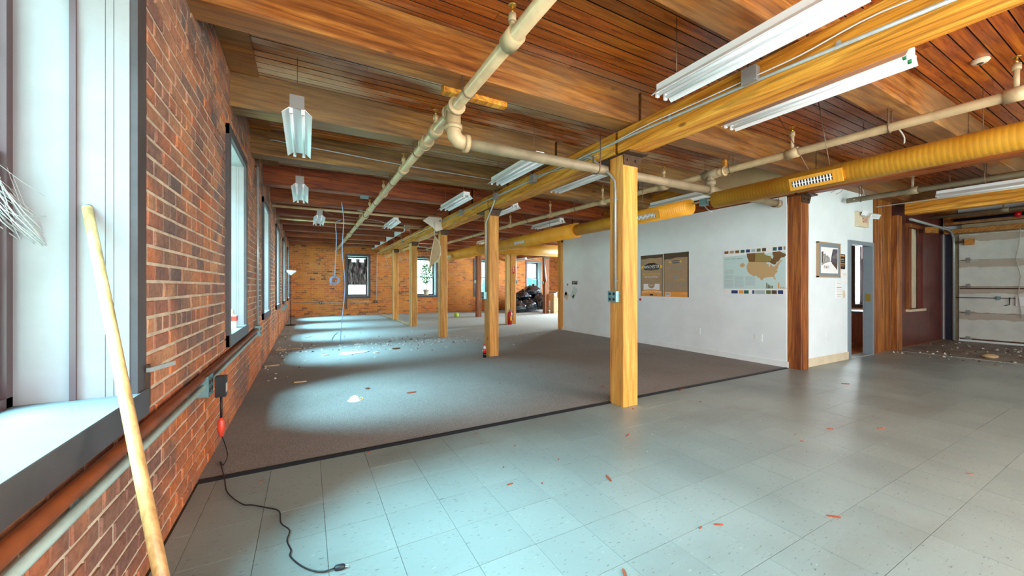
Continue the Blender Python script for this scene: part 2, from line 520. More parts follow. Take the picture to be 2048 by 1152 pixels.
class MB:
    def __init__(s):
        s.v = []
        s.f = []
        s.sm = []
        s.t = []

    def quad(s, a, b, c, d, tone=0.5):
        n = len(s.v)
        s.v += [a, b, c, d]
        s.f.append((n, n + 1, n + 2, n + 3))
        s.sm.append(False)
        s.t.append(tone)
        return s

    def poly(s, pts, tone=0.5):
        n = len(s.v)
        s.v += [tuple(p) for p in pts]
        s.f.append(tuple(range(n, n + len(pts))))
        s.sm.append(False)
        s.t.append(tone)
        return s

    def hexa(s, p, tone=0.5):
        """p: 8 points, bottom ring 0-3, top ring 4-7."""
        n = len(s.v)
        s.v += [tuple(q) for q in p]
        for f in ((0, 3, 2, 1), (4, 5, 6, 7), (0, 1, 5, 4), (1, 2, 6, 5), (2, 3, 7, 6), (3, 0, 4, 7)):
            s.f.append(tuple(n + i for i in f))
            s.sm.append(False)
            s.t.append(tone)
        return s

    def box(s, x0, x1, y0, y1, z0, z1, tone=0.5):
        return s.hexa([(x0, y0, z0), (x1, y0, z0), (x1, y1, z0), (x0, y1, z0),
                       (x0, y0, z1), (x1, y0, z1), (x1, y1, z1), (x0, y1, z1)], tone)

    def obox(s, c, d, rot=(0, 0, 0), tone=0.5):
        from mathutils import Euler
        m = Euler(rot).to_matrix()
        c = Vector(c)
        p = []
        for z in (-1, 1):
            for x, y in ((-1, -1), (1, -1), (1, 1), (-1, 1)):
                p.append(c + m @ Vector((x * d[0] / 2, y * d[1] / 2, z * d[2] / 2)))
        return s.hexa(p, tone)

    def prism(s, prof, axis, a0, a1, tone=0.5, smooth=False):
        """prof: closed list of 2D points in the plane across axis."""
        mk = {'X': lambda u, v, a: (a, u, v), 'Y': lambda u, v, a: (u, a, v), 'Z': lambda u, v, a: (u, v, a)}[axis]
        n = len(s.v)
        k = len(prof)
        for a in (a0, a1):
            for u, v in prof:
                s.v.append(mk(u, v, a))
        for i in range(k):
            j = (i + 1) % k
            s.f.append((n + i, n + j, n + k + j, n + k + i))
            s.sm.append(smooth)
            s.t.append(tone)
        s.f.append(tuple(n + i for i in range(k))[::-1])
        s.f.append(tuple(n + k + i for i in range(k)))
        s.sm += [False, False]
        s.t += [tone, tone]
        return s

    def timber(s, x0, x1, y0, y1, z0, z1, axis, ch=0.012, wob=0.0, rnd=None, seg=1):
        """A sawn timber with worn arrises along its length."""
        if axis == 'X':
            u0, u1, v0, v1, a0, a1 = y0, y1, z0, z1, x0, x1
        elif axis == 'Y':
            u0, u1, v0, v1, a0, a1 = x0, x1, z0, z1, y0, y1
        else:
            u0, u1, v0, v1, a0, a1 = x0, x1, y0, y1, z0, z1
        prof = [(u0 + ch, v0), (u1 - ch, v0), (u1, v0 + ch), (u1, v1 - ch), (u1 - ch, v1), (u0 + ch, v1), (u0, v1 - ch), (u0, v0 + ch)]
        mk = {'X': lambda u, v, a: (a, u, v), 'Y': lambda u, v, a: (u, a, v), 'Z': lambda u, v, a: (u, v, a)}[axis]
        n = len(s.v)
        k = 8
        rnd = rnd or R
        for i in range(seg + 1):
            a = a0 + (a1 - a0) * i / seg
            for u, v in prof:
                s.v.append(mk(u + rnd.uniform(-wob, wob), v + rnd.uniform(-wob, wob), a))
        for q in range(seg):
            for i in range(k):
                j = (i + 1) % k
                b = n + q * k
                s.f.append((b + i, b + j, b + k + j, b + k + i))
                s.sm.append(False)
                s.t.append(0.5)
        s.f.append(tuple(n + i for i in range(k))[::-1])
        s.f.append(tuple(n + seg * k + i for i in range(k)))
        s.sm += [False, False]
        s.t += [0.5, 0.5]
        return s

    def tube(s, pts, r, k=10, caps=True):
        pts = [Vector(p) for p in pts]
        rs = r if isinstance(r, (list, tuple)) else [r] * len(pts)
        n = len(s.v)
        ref = None
        for i, p in enumerate(pts):
            if i == 0:
                t = pts[1] - p
            elif i == len(pts) - 1:
                t = p - pts[i - 1]
            else:
                t = (pts[i + 1] - p).normalized() + (p - pts[i - 1]).normalized()
            if t.length < 1e-9:
                t = Vector((0, 0, 1))
            t.normalize()
            if ref is None:
                ref = Vector((0, 0, 1)) if abs(t.z) < 0.9 else Vector((1, 0, 0))
            a = t.cross(ref)
            if a.length < 1e-6:
                a = t.cross(Vector((0, 1, 0)))
            a.normalize()
            b = t.cross(a).normalized()
            ref = a.cross(t).normalized()
            for j in range(k):
                an = 2 * PI * j / k
                s.v.append(tuple(p + (a * math.cos(an) + b * math.sin(an)) * rs[i]))
        for i in range(len(pts) - 1):
            for j in range(k):
                q = (j + 1) % k
                s.f.append((n + i * k + j, n + i * k + q, n + (i + 1) * k + q, n + (i + 1) * k + j))
                s.sm.append(True)
                s.t.append(0.5)
        if caps:
            s.f.append(tuple(n + j for j in range(k))[::-1])
            s.f.append(tuple(n + (len(pts) - 1) * k + j for j in range(k)))
            s.sm += [False, False]
            s.t += [0.5, 0.5]
        return s

    def lathe(s, prof, c, k=16, axis='Z'):
        """prof: (radius, height) list around an axis through c."""
        n = len(s.v)
        for r, h in prof:
            for j in range(k):
                an = 2 * PI * j / k
                a, b = r * math.cos(an), r * math.sin(an)
                if axis == 'Z':
                    s.v.append((c[0] + a, c[1] + b, c[2] + h))
                elif axis == 'Y':
                    s.v.append((c[0] + a, c[1] + h, c[2] + b))
                else:
                    s.v.append((c[0] + h, c[1] + a, c[2] + b))
        for i in range(len(prof) - 1):
            for j in range(k):
                q = (j + 1) % k
                s.f.append((n + i * k + j, n + i * k + q, n + (i + 1) * k + q, n + (i + 1) * k + j))
                s.sm.append(True)
                s.t.append(0.5)
        for i in (0, len(prof) - 1):
            if prof[i][0] > 1e-4:
                s.f.append(tuple(n + i * k + j for j in range(k)))
                s.sm.append(False)
                s.t.append(0.5)
        return s

    def blob(s, c, d, rnd, amp=0.12, rings=8, k=12, freq=3.0, flat=0.0):
        """A closed lumpy body (bag, ball, lump)."""
        n = len(s.v)
        ph = [rnd.uniform(0, 6.28) for _ in range(6)]
        for i in range(rings + 1):
            th = PI * i / rings
            for j in range(k):
                an = 2 * PI * j / k
                w = 1 + amp * (math.sin(freq * an + ph[0] + 2 * th) + 0.6 * math.sin(2 * freq * th + ph[1] + an) + 0.5 * math.sin((freq + 4) * an + ph[2] - 5 * th))
                w += rnd.uniform(-amp, amp) * 0.35
                x = math.sin(th) * math.cos(an) * w
                y = math.sin(th) * math.sin(an) * w
                z = max(math.cos(th) * (w if 0 < i < rings else 1), -1 + flat)
                s.v.append((c[0] + x * d[0] / 2, c[1] + y * d[1] / 2, c[2] + z * d[2] / 2))
        for i in range(rings):
            for j in range(k):
                q = (j + 1) % k
                s.f.append((n + i * k + j, n + (i + 1) * k + j, n + (i + 1) * k + q, n + i * k + q))
                s.sm.append(True)
                s.t.append(0.5)
        return s

    def mesh(s, name, mat, tones=False):
        me = bpy.data.meshes.new(name)
        me.from_pydata(s.v, [], s.f)
        me.polygons.foreach_set('use_smooth', s.sm)
        if tones:
            a = me.attributes.new('tone', 'FLOAT', 'FACE')
            a.data.foreach_set('value', s.t)
        me.materials.append(M[mat] if isinstance(mat, str) else mat)
        me.update()
        return me

    def build(s, name, mat, parent=None, loc=None, tones=False, **props):
        me = s.mesh(name, mat, tones)
        o = bpy.data.objects.new(name, me)
        C.objects.link(o)
        if loc:
            o.location = loc
        if parent is not None:
            o.parent = parent
        for k, v in props.items():
            o[k] = v
        return o


def fix_normals(me):
    import bmesh
    bm = bmesh.new()
    bm.from_mesh(me)
    bmesh.ops.recalc_face_normals(bm, faces=bm.faces)
    bm.to_mesh(me)
    bm.free()


def empty(name, loc=(0, 0, 0), rotz=0):
    o = bpy.data.objects.new(name, None)
    C.objects.link(o)
    o.empty_display_size = 0.1
    o.location = loc
    o.rotation_euler = (0, 0, rotz)
    return o


def thing(name, label, cat, loc=(0, 0, 0), group=None, rotz=0):
    o = empty(name, loc, rotz)
    o['label'] = label
    o['category'] = cat
    o['kind'] = 'thing'
    if group:
        o['group'] = group
    return o


def tag(o, label, cat, group=None):
    o['label'] = label
    o['category'] = cat
    if group:
        o['group'] = group
    return o


def structure(name):
    o = empty(name)
    o['kind'] = 'structure'
    return o


def text_mesh(txt, name, mat, parent, place, w, h, depth=0.0):
    """Lettering: txt fitted into w x h, then place(u, v) -> 3D point maps it onto its sheet."""
    cu = bpy.data.curves.new('t', 'FONT')
    cu.body = txt
    cu.resolution_u = 2
    cu.fill_mode = 'FRONT'
    cu.offset = 0.006
    ob = bpy.data.objects.new('t', cu)
    C.objects.link(ob)
    dg = bpy.context.evaluated_depsgraph_get()
    me = bpy.data.meshes.new_from_object(ob.evaluated_get(dg))
    bpy.data.objects.remove(ob)
    xs = [v.co.x for v in me.vertices]
    ys = [v.co.y for v in me.vertices]
    if not xs:
        return None
    x0, x1, y0, y1 = min(xs), max(xs), min(ys), max(ys)
    for v in me.vertices:
        u = (v.co.x - x0) / (x1 - x0) * w
        t = (v.co.y - y0) / (y1 - y0) * h
        v.co = place(u, t)
    me.materials.clear()
    me.materials.append(M[mat])
    o = bpy.data.objects.new(name, me)
    C.objects.link(o)
    o.parent = parent
    return o


sY, cY = math.sin(YAW), math.cos(YAW)


def project(x, y, z):
    d = x * sY + y * cY
    l = x * cY - y * sY
    if d < 0.15:
        return None
    return 1024 + 756.2 * l / d, 572.7 - 756.2 * (z - H) / d


def inframe_area(pts):
    q = [project(*p) for p in pts]
    if any(k is None for k in q):
        return 0.0
    n = len(q)
    cx = sum(k[0] for k in q) / n
    cy = sum(k[1] for k in q) / n
    if not (-40 < cx < 2090 and -40 < cy < 1190):
        return 0.0
    a = 0
    for i in range(n):
        j = (i + 1) % n
        a += q[i][0] * q[j][1] - q[j][0] * q[i][1]
    return abs(a) / 2


# ================================================================= FLOOR
TS = 0.3048
TX0, TY0 = -0.21595 - 2 * TS, 2.81566 + 2 * TS
EDGE = 3.15            # line where the carpet begins
TXR = 10.35            # line where the tiles end in the loading bay
fl = structure('floor')
MB().box(LX - 0.2, TXR, REAR, EDGE, -0.12, -0.004).build('subfloor', 'dark_steel', fl)
tiles = []
i = 0
while TX0 + i * TS < TXR:
    j = 0
    while TY0 - j * TS > REAR + 0.1:
        xa, xb = max(LX + 0.005, TX0 + i * TS + 0.0011), min(TXR, TX0 + (i + 1) * TS - 0.0011)
        yb, ya = min(EDGE, TY0 - j * TS - 0.0011), max(REAR, TY0 - (j + 1) * TS + 0.0011)
        if xb - xa > 0.02 and yb - ya > 0.02:
            A = inframe_area([(xa, ya, 0), (xb, ya, 0), (xb, yb, 0), (xa, yb, 0)])
            tiles.append((A, xa, xb, ya, yb, R.uniform(-0.0012, 0.0)))
        j += 1
    i += 1
tiles.sort(key=lambda t: -t[0])
rest = MB()
for k, (A, xa, xb, ya, yb, dz) in enumerate(tiles):
    if k < 300:
        MB().box(xa, xb, ya, yb, -0.005, dz).build('tile', 'tile', fl)
    else:
        rest.box(xa, xb, ya, yb, -0.005, dz)
rest.build('tiles_beyond', 'tile', fl, kind='stuff')

cf = structure('floor')
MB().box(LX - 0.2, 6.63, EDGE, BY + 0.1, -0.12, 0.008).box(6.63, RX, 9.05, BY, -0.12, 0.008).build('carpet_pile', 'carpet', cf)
st = MB()
st.hexa([(LX, EDGE - 0.03, 0), (6.62, EDGE - 0.03, 0), (6.62, EDGE + 0.018, 0), (LX, EDGE + 0.018, 0),
         (LX, EDGE - 0.008, 0.012), (6.62, EDGE - 0.008, 0.012), (6.62, EDGE + 0.012, 0.014), (LX, EDGE + 0.012, 0.014)])
o = st.build('trim_1', 'rubber')
o['kind'] = 'structure'
gf = structure('floor')
MB().box(TXR, RX, REAR, 3.03, -0.12, -0.003).build('concrete_slab', 'concrete', gf)
MB().box(TXR - 0.02, TXR + 0.02, REAR, 2.9, -0.01, 0.004).build('threshold_strip', 'steel', gf)
of = structure('floor')
MB().box(6.87, RX, 3.03, 9.05, -0.12, 0.0).build('office_floorboards', 'office_floor', of)

# ================================================================= BRICK WALLS


def clip_spans(a, b, z0, z1, openings):
    """Part of [a, b] at height z0..z1 left free by the openings."""
    spans = [(a, b)]
    for (o0, o1, p0, p1) in openings:
        if z1 <= p0 + 0.02 or z0 >= p1 - 0.02:
            continue
        ns = []
        for s, e in spans:
            if e <= o0 or s >= o1:
                ns.append((s, e))
            else:
                if s < o0:
                    ns.append((s, o0))
                if e > o1:
                    ns.append((o1, e))
        spans = ns
    return [(s, e) for s, e in spans if e - s > 0.02]


def brick_wall(name, u0, u1, openings, place, thick, bmat, mmat, singles, seed, relief=0.009):
    """place(u, w, z): w grows into the wall. Bricks stand proud of the mortar by relief."""
    rd = random.Random(seed)
    root = structure(name)
    # mortar core around the openings
    core = MB()
    us = sorted({u0, u1} | {o[0] for o in openings} | {o[1] for o in openings})
    for a, b in zip(us[:-1], us[1:]):
        zs = [(0, DZ)]
        for (o0, o1, p0, p1) in openings:
            if o0 <= (a + b) / 2 <= o1:
                nz = []
                for s, e in zs:
                    if s < p0:
                        nz.append((s, min(e, p0)))
                    if e > p1:
                        nz.append((max(s, p1), e))
                zs = nz
        for s, e in zs:
            p = [place(a, relief, s), place(b, relief, s), place(b, thick, s), place(a, thick, s),
                 place(a, relief, e), place(b, relief, e), place(b, thick, e), place(a, thick, e)]
            core.hexa(p)
    m = core.build('mortar', mmat, root)
    fix_normals(m.data)
    bricks = []
    ch = 0.0815
    z = 0.0
    row = 0
    while z < DZ - 0.03:
        off = (row % 2) * 0.107 + rd.uniform(-0.012, 0.012)
        header = row % 7 == 6
        L = 0.105 if header else 0.214
        u = u0 - off
        while u < u1:
            for s, e in clip_spans(max(u + 0.005, u0), min(u + L - 0.005, u1), z, z + ch, openings):
                bricks.append((s + rd.uniform(0, 0.003) + 0.001, e - rd.uniform(0, 0.003) - 0.001, z + 0.0075 + rd.uniform(-.001, .001), z + ch - 0.0075 + rd.uniform(-.001, .001),
                               rd.uniform(0, 0.006), rd.random()))
            u += L
        z += ch
        row += 1
    if singles:
        bricks = sorted(bricks, key=lambda q: -inframe_area([place(q[0], 0, q[2]), place(q[1], 0, q[2]), place(q[1], 0, q[3]), place(q[0], 0, q[3])]))
    restm = MB()
    for k, (s, e, za, zb, d, t) in enumerate(bricks):
        c = 0.004
        if k < singles:
            mb = MB()
            # body, then a chamfered face
            q = [place(s, d + c, za), place(e, d + c, za), place(e, d + c, zb), place(s, d + c, zb)]
            j = lambda: rd.uniform(-0.0015, 0.0015)
            fr = [place(s + c, d + j(), za + c), place(e - c, d + j(), za + c), place(e - c, d + j(), zb - c), place(s + c, d + j(), zb - c)]
            bk = [place(s, thick * 0.2, za), place(e, thick * 0.2, za), place(e, thick * 0.2, zb), place(s, thick * 0.2, zb)]
            n = 0
            mb.v = [*fr, *q, *bk]
            mb.f = [(0, 1, 2, 3)] + [(a, (a + 1) % 4, (a + 1) % 4 + 4, a + 4) for a in range(4)] + [(a + 4, (a + 1) % 4 + 4, (a + 1) % 4 + 8, a + 8) for a in range(4)]
            mb.sm = [False] * 9
            mb.t = [t] * 9
            ob = mb.build('brick', bmat, root, tones=True)
            fix_normals(ob.data)
        else:
            f4 = [place(s, d, za), place(e, d, za), place(e, d, zb), place(s, d, zb)]
            b4 = [place(s, relief + 0.004, za), place(e, relief + 0.004, za), place(e, relief + 0.004, zb), place(s, relief + 0.004, zb)]
            restm.quad(f4[0], f4[1], f4[2], f4[3], t)
            for a in range(4):
                b = (a + 1) % 4
                restm.quad(f4[a], f4[b], b4[b], b4[a], t)
    restm.build('bricks_beyond' if singles else 'brickwork', bmat, root, tones=True, kind='stuff')
    return root


pl_left = lambda u, w, z: (LX - w, u, z)
pl_back = lambda u, w, z: (u, BY + w, z)
pl_right = lambda u, w, z: (RX + w, u, z)
TH = 0.42

WZ0, WZ1 = 0.85, 2.63        # clear opening of the tall windows
CAS = 0.09
left_w = [(0.98, 2.15), (4.12, 5.29), (7.20, 8.42), (10.16, 11.40), (13.06, 14.26), (16.02, 17.2), (-2.6, -1.4)]
left_open = [(a + CAS, b - CAS, WZ0 - 0.02, WZ1) for a, b in left_w]
brick_wall('wall_left', REAR, BY + TH, left_open, pl_left, TH, 'brick_left', 'mortar', 300, 3)
back_w = [(1.50, 2.55), (4.46, 5.68), (7.6, 8.75), (10.72, 11.78)]
back_open = [(a + CAS, b - CAS, WZ0 - 0.02, WZ1) for a, b in back_w]
brick_wall('wall_back', LX, RX + TH, back_open, pl_back, TH, 'brick_back', 'mortar_back', 0, 5)

# right-hand wall: plastered stretch beyond the loading bay, with an office window
def slab_with_openings(name, u0, u1, z0, z1, w0, w1, openings, place, mat, parent=None, bname='board'):
    core = MB()
    us = sorted({u0, u1} | {o[0] for o in openings} | {o[1] for o in openings})
    for a, b in zip(us[:-1], us[1:]):
        zs = [(z0, z1)]
        for (o0, o1, p0, p1) in openings:
            if o0 <= (a + b) / 2 <= o1:
                nz = []
                for s, e in zs:
                    if s < p0:
                        nz.append((s, min(e, p0)))
                    if e > p1:
                        nz.append((max(s, p1), e))
                zs = nz
        for s, e in zs:
            core.hexa([place(a, w0, s), place(b, w0, s), place(b, w1, s), place(a, w1, s),
                       place(a, w0, e), place(b, w0, e), place(b, w1, e), place(a, w1, e)])
    o = core.build(bname, mat, parent)
    fix_normals(o.data)
    return o


rw = structure('wall_right')
slab_with_openings('wr', REAR, BY, 0, DZ, 0, 0.4, [(-1.9, 2.83, 0, 2.5), (3.9, 4.74, 0.78, 2.6), (11.0, 12.2, .85, 2.6), (14.5, 15.7, .85, 2.6)], pl_right, 'plaster', rw, 'plastered_brickwork')

rr_w = structure('wall_rear')
slab_with_openings('wr', LX, RX, 0, DZ, 0, 0.3, [(5.0, 6.2, .85, 2.6), (9.0, 10.2, .85, 2.6)], lambda u, w, z: (u, REAR - w, z), 'plaster', rr_w, 'plastered_brickwork')

# ================================================================= WINDOWS
wcount = 0


def window(a, b, z0, z1, place, sashcols=3, casing='casing', dark=True, sill_out=0.04, portal_rot=None, split=0.5, depth=0.31, reveal='reveal', frame_mat='frame_brown', bead=False):
    """a..b: outer edges of the casing. z0..z1: clear opening."""
    global wcount
    wcount += 1
    root = structure('window_%d' % wcount)
    oa, ob = a + CAS, b - CAS
    P = place

    def bx(name, u0, u1, w0, w1, s0, s1, mat, parent=root, **kw):
        m = MB()
        m.hexa([P(u0, w0, s0), P(u1, w0, s0), P(u1, w1, s0), P(u0, w1, s0), P(u0, w0, s1), P(u1, w0, s1), P(u1, w1, s1), P(u0, w1, s1)])
        o = m.build(name, mat, parent, **kw)
        fix_normals(o.data)
        return o
    # casing boards on the room face
    bx('casing', a, oa + 0.004, -0.024, 0.012, z0 - 0.105, z1 + CAS, casing)
    bx('casing', ob - 0.004, b, -0.024, 0.012, z0 - 0.105, z1 + CAS, casing)
    bx('casing', a, b, -0.026, 0.012, z1, z1 + CAS, casing)
    bx('apron', a, b, -0.034, 0.012, z0 - 0.105, z0 - 0.003, casing)
    # painted boards lining the opening
    for w0_, w1_ in ((0.0, 0.044), (0.046, 0.068), (0.070, depth * 0.5 - 0.006)):
        bx('reveal_board', ob - 0.006, ob + 0.02, w0_, w1_, z0, z1, reveal)
    bx('reveal_board', ob - 0.002, ob + 0.02, depth * 0.5 + 0.006, depth, z0, z1, reveal)
    bx('reveal_board', oa - 0.02, oa + 0.006, 0.0, depth, z0, z1, reveal)
    bx('reveal_board', oa - 0.02, ob + 0.02, 0.0, depth, z1 - 0.006, z1 + 0.02, reveal)
    if bead:
        bx('parting_bead', ob - 0.016, ob - 0.001, depth * 0.5 - 0.009, depth * 0.5 + 0.009, z0, z1, frame_mat)
    bx('sill', a + 0.01 if sill_out > 0.03 else oa, b - 0.01 if sill_out > 0.03 else ob, -0.032, depth, z0 - 0.024, z0, 'sill')
    # frame and two sashes
    f = 0.035
    fr = bx('window_frame', oa, oa + f, depth, depth + 0.1, z0, z1, frame_mat)
    bx('window_frame', ob - f, ob, depth, depth + 0.1, z0, z1, frame_mat)
    bx('window_frame', oa, ob, depth, depth + 0.1, z1 - f, z1, frame_mat)
    bx('window_frame', oa, ob, depth, depth + 0.1, z0, z0 + f, frame_mat)
    zm = z0 + (z1 - z0) * split
    for (s0, s1, w) in ((z0 + f, zm + 0.02, depth + 0.02), (zm - 0.02, z1 - f, depth + 0.055)):
        r = 0.035
        sash = MB()
        for q in ((oa + f, oa + f + r, s0, s1), (ob - f - r, ob - f, s0, s1), (oa + f + r, ob - f - r, s0, s0 + r), (oa + f + r, ob - f - r, s1 - r, s1)):
            sash.hexa([P(q[0], w, q[2]), P(q[1], w, q[2]), P(q[1], w + 0.03, q[2]), P(q[0], w + 0.03, q[2]),
                       P(q[0], w, q[3]), P(q[1], w, q[3]), P(q[1], w + 0.03, q[3]), P(q[0], w + 0.03, q[3])])
        so = sash.build('sash', frame_mat, root)
        fix_normals(so.data)
        ga, gb, g0, g1 = oa + f + r, ob - f - r, s0 + r, s1 - r
        for k in range(1, sashcols):
            u = ga + (gb - ga) * k / sashcols
            bx('muntin', u - 0.007, u + 0.007, w + 0.008, w + 0.022, g0, g1, 'muntin', so)
        v = (g0 + g1) / 2
        bx('muntin', ga, gb, w + 0.008, w + 0.022, v - 0.007, v + 0.007, 'muntin', so)
        m = MB()
        m.quad(P(ga, w + 0.015, g0), P(gb, w + 0.015, g0), P(gb, w + 0.015, g1), P(ga, w + 0.015, g1))
        m.build('pane', 'glass', so)
    if portal_rot is not None:
        c = P((oa + ob) / 2, depth + 0.16, (z0 + z1) / 2)
        area('window_portal', c, portal_rot, ob - oa, z1 - z0, 1, portal=True)
    return root


rotL = (0, math.radians(-90), 0)
rotB = (math.radians(-90), 0, 0)
for k, (a, b) in enumerate(left_w):
    l = window(a, b, WZ0, WZ1, pl_left, portal_rot=(PI / 2, 0, -PI / 2), bead=True)
for k, (a, b) in enumerate(back_w):
    window(a, b, WZ0, WZ1, pl_back, portal_rot=(-PI / 2, 0, 0), casing='casing' if k < 3 else 'frame_brown')
window(11.0 - CAS, 12.2 + CAS, 0.85, 2.6, pl_right, portal_rot=(PI / 2, 0, PI / 2))
window(14.5 - CAS, 15.7 + CAS, 0.85, 2.6, pl_right, portal_rot=(PI / 2, 0, PI / 2))
window(3.9 - CAS, 4.74 + CAS, 0.78, 2.6, pl_right, sashcols=1, split=0.70, frame_mat='frame_brown', portal_rot=(PI / 2, 0, PI / 2))

# ================================================================= CEILING
ce = structure('ceiling')
MB().box(LX - 0.3, RX + 0.3, REAR, BY + 0.3, DZ + 0.03, DZ + 0.16).build('roof_boarding', 'black', ce)


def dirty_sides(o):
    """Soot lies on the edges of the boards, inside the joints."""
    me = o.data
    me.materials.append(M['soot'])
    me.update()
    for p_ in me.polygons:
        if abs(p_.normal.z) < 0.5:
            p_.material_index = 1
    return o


n_single = 0
far = MB()
y = REAR
pw = 0.1
row = 0
while y < BY - 0.01:
    xs = [LX]
    if -0.4 < y < 5.2:
        x = LX + R.uniform(1.0, 4.5)
        while x < RX - 1.5:
            xs.append(x)
            x += R.uniform(3.0, 5.5)
    elif y < 14:
        xs.append(LX + R.uniform(2.5, 9.0))
    xs.append(RX)
    for a, b in zip(xs[:-1], xs[1:]):
        dz = R.uniform(0, 0.003)
        y1 = min(y + pw, BY)
        prof = [(y + 0.0042, DZ + dz), (y1 - 0.0042, DZ + dz), (y1 - 0.0042, DZ + 0.028), (y + 0.0042, DZ + 0.028)]
        if y > -0.6 and n_single < 298:
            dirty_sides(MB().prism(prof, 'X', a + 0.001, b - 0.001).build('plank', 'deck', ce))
            n_single += 1
        else:
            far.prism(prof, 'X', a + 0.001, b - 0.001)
    y += pw
    row += 1
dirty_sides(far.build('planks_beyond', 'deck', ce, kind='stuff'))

beamY = [-1.53, -0.05, 1.45, 2.95, 4.46, 5.90, 7.50, 8.92, 10.48, 11.88, 13.28, 14.78, 16.10, 17.5]
for k, yc in enumerate(beamY):
    w = 0.24
    segs = [(LX - 0.1, 3.04), (3.08, 6.76), (6.80, 10.48), (10.50, RX)]
    if k >= 9:
        segs[0] = (LX - 0.1, 2.62)
        segs[1] = (3.2, 6.76)
    for a, b in segs:
        MB().timber(a, b, yc - w / 2, yc + w / 2, BZ, DZ + 0.001, 'X', 0.01, 0.003, R, 6).build('beam', 'beam_olive' if k in (4, 5) else 'beam_red' if k > 5 else 'beam', ce)
# blocking set between beam ends near the left wall
for k in range(3, 7):
    ya, yb = beamY[k] + 0.12, beamY[k + 1] - 0.12
    MB().box(LX, LX + 0.22, ya, yb, DZ - 0.03, DZ).build('blocking', 'beam', ce)

# white board closing the deck over the far girder
MB().box(2.62, 2.66, 11.76, BY, BZ + 0.0, DZ).build('soffit_board', 'plaster', ce)


def girder(x0, x1, segs, mat, label, z0=GZ0, z1=GZ1):
    t = thing('girder', label, 'beam', (x0, segs[0][0], z0))
    for a, b in segs:
        MB().timber(x0, x1, a, b, z0, z1, 'Y', 0.014, 0.004, R, 5).build('timber', mat, t, loc=(-x0, -segs[0][0], -z0))
    return t


girder(2.93, 3.17, [(REAR, 3.02), (3.07, 6.30), (6.33, 9.3), (9.33, 12.15), (12.18, 14.9), (14.93, BY)], 'girder', 'long yellow pine girder running over the middle row of posts')
girder(6.65, 6.87, [(REAR, 3.02), (3.07, 9.1), (9.12, 11.3), (11.33, 14.7), (14.73, BY)], 'girder_dark', 'reddish brown girder over the white partition wall behind the duct')
girder(10.40, 10.62, [(REAR, 2.86)], 'girder', 'orange girder crossing the mouth of the garage bay')
girder(10.0, 10.22, [(9.05, 14.9), (14.93, BY)], 'girder_dark', 'far dark girder over the trash bag corner')

# ================================================================= PARTITION AND DOOR WALLS
wp = structure('wall_middle')
MB().box(6.63, 6.75, 3.161, 9.058, 0, GZ0 - 0.001).build('drywall', 'plaster', wp)
bb = MB().box(6.612, 6.632, 3.13, 9.05, 0.008, 0.10).build('baseboard_middle', 'base_white')
bb['kind'] = 'structure'
MB().box(6.75, RX, 9.0, 9.1, 0, DZ).build('drywall', 'plaster', wp)

pl_door = lambda u, w, z: (u, 3.03 + w, z)
wd = structure('wall_front')
slab_with_openings('x', 6.876, 9.44, 0, DZ, 0, 0.12, [(8.44, 9.36, 0, 2.04)], pl_door, 'plaster', wd, 'drywall')
b2 = MB().box(6.88, 8.38, 3.012, 3.032, 0, 0.13).build('baseboard_front', 'cream')
b2['kind'] = 'structure'
slab_with_openings('x', 9.44, RX, 0, DZ, 0.06, 0.14, [(11.28, 12.12, 0.80, 2.55)], pl_door, 'burgundy', wd, 'sheathing')
# individual boards on the timber-clad stretch
x = 9.46
while x < 10.32:
    w = R.choice([0.10, 0.14, 0.17])
    x1 = min(x + w, 10.36)
    MB().timber(x + 0.002, x1 - 0.002, 3.035 + R.uniform(-0.008, 0.01), 3.10, 0.0, BZ + 0.3, 'Z', 0.005, 0.001, R, 3).build('cladding_board', 'clad', wd)
    x = x1
# burgundy painted sheets
x = 10.56
while x < RX - 0.05:
    x1 = min(x + 0.72, RX)
    for (z0, z1) in ((0, 0.79), (0.79, 2.56), (2.56, DZ)):
        if z0 == 0.79 and x < 11.95 and x1 > 11.3:
            for (p, q) in ((x, 11.25), (12.15, x1)):
                if q - p > 0.03:
                    MB().box(p + .001, q - .001, 3.07, 3.10, z0, z1).build('painted_board', 'burgundy', wd)
        else:
            MB().box(x + .001, x1 - .001, 3.07 + R.uniform(-.004, .004), 3.10, z0, z1).build('painted_board', 'burgundy', wd)
    x = x1
MB().timber(10.35, 10.56, 2.94, 3.10, 0, GZ0, 'Z', 0.01, 0.003, R, 4).build('corner_post', 'clad', wd)

# door frame and leaf
dr = structure('door_1')
for (p, q, z0, z1) in ((8.38, 8.45, 0, 2.10), (9.34, 9.41, 0, 2.10), (8.45, 9.34, 2.03, 2.10)):
    MB().box(p, q, 3.00, 3.13, z0, z1).build('door_frame', 'door_grey', dr)
MB().box(8.45, 9.34, 3.0, 3.17, 0, 0.012).build('threshold', 'steel', dr)
lf = MB().box(8.405, 8.45, 3.15, 4.02, 0.015, 2.02).build('leaf', 'door_grey', dr)
MB().box(8.45, 8.456, 3.92, 4.0, 0.9, 1.08).build('lock_plate', 'brass', lf)
MB().box(9.334, 9.341, 3.03, 3.10, 1.0, 1.14).build('strike_plate', 'brass', dr)

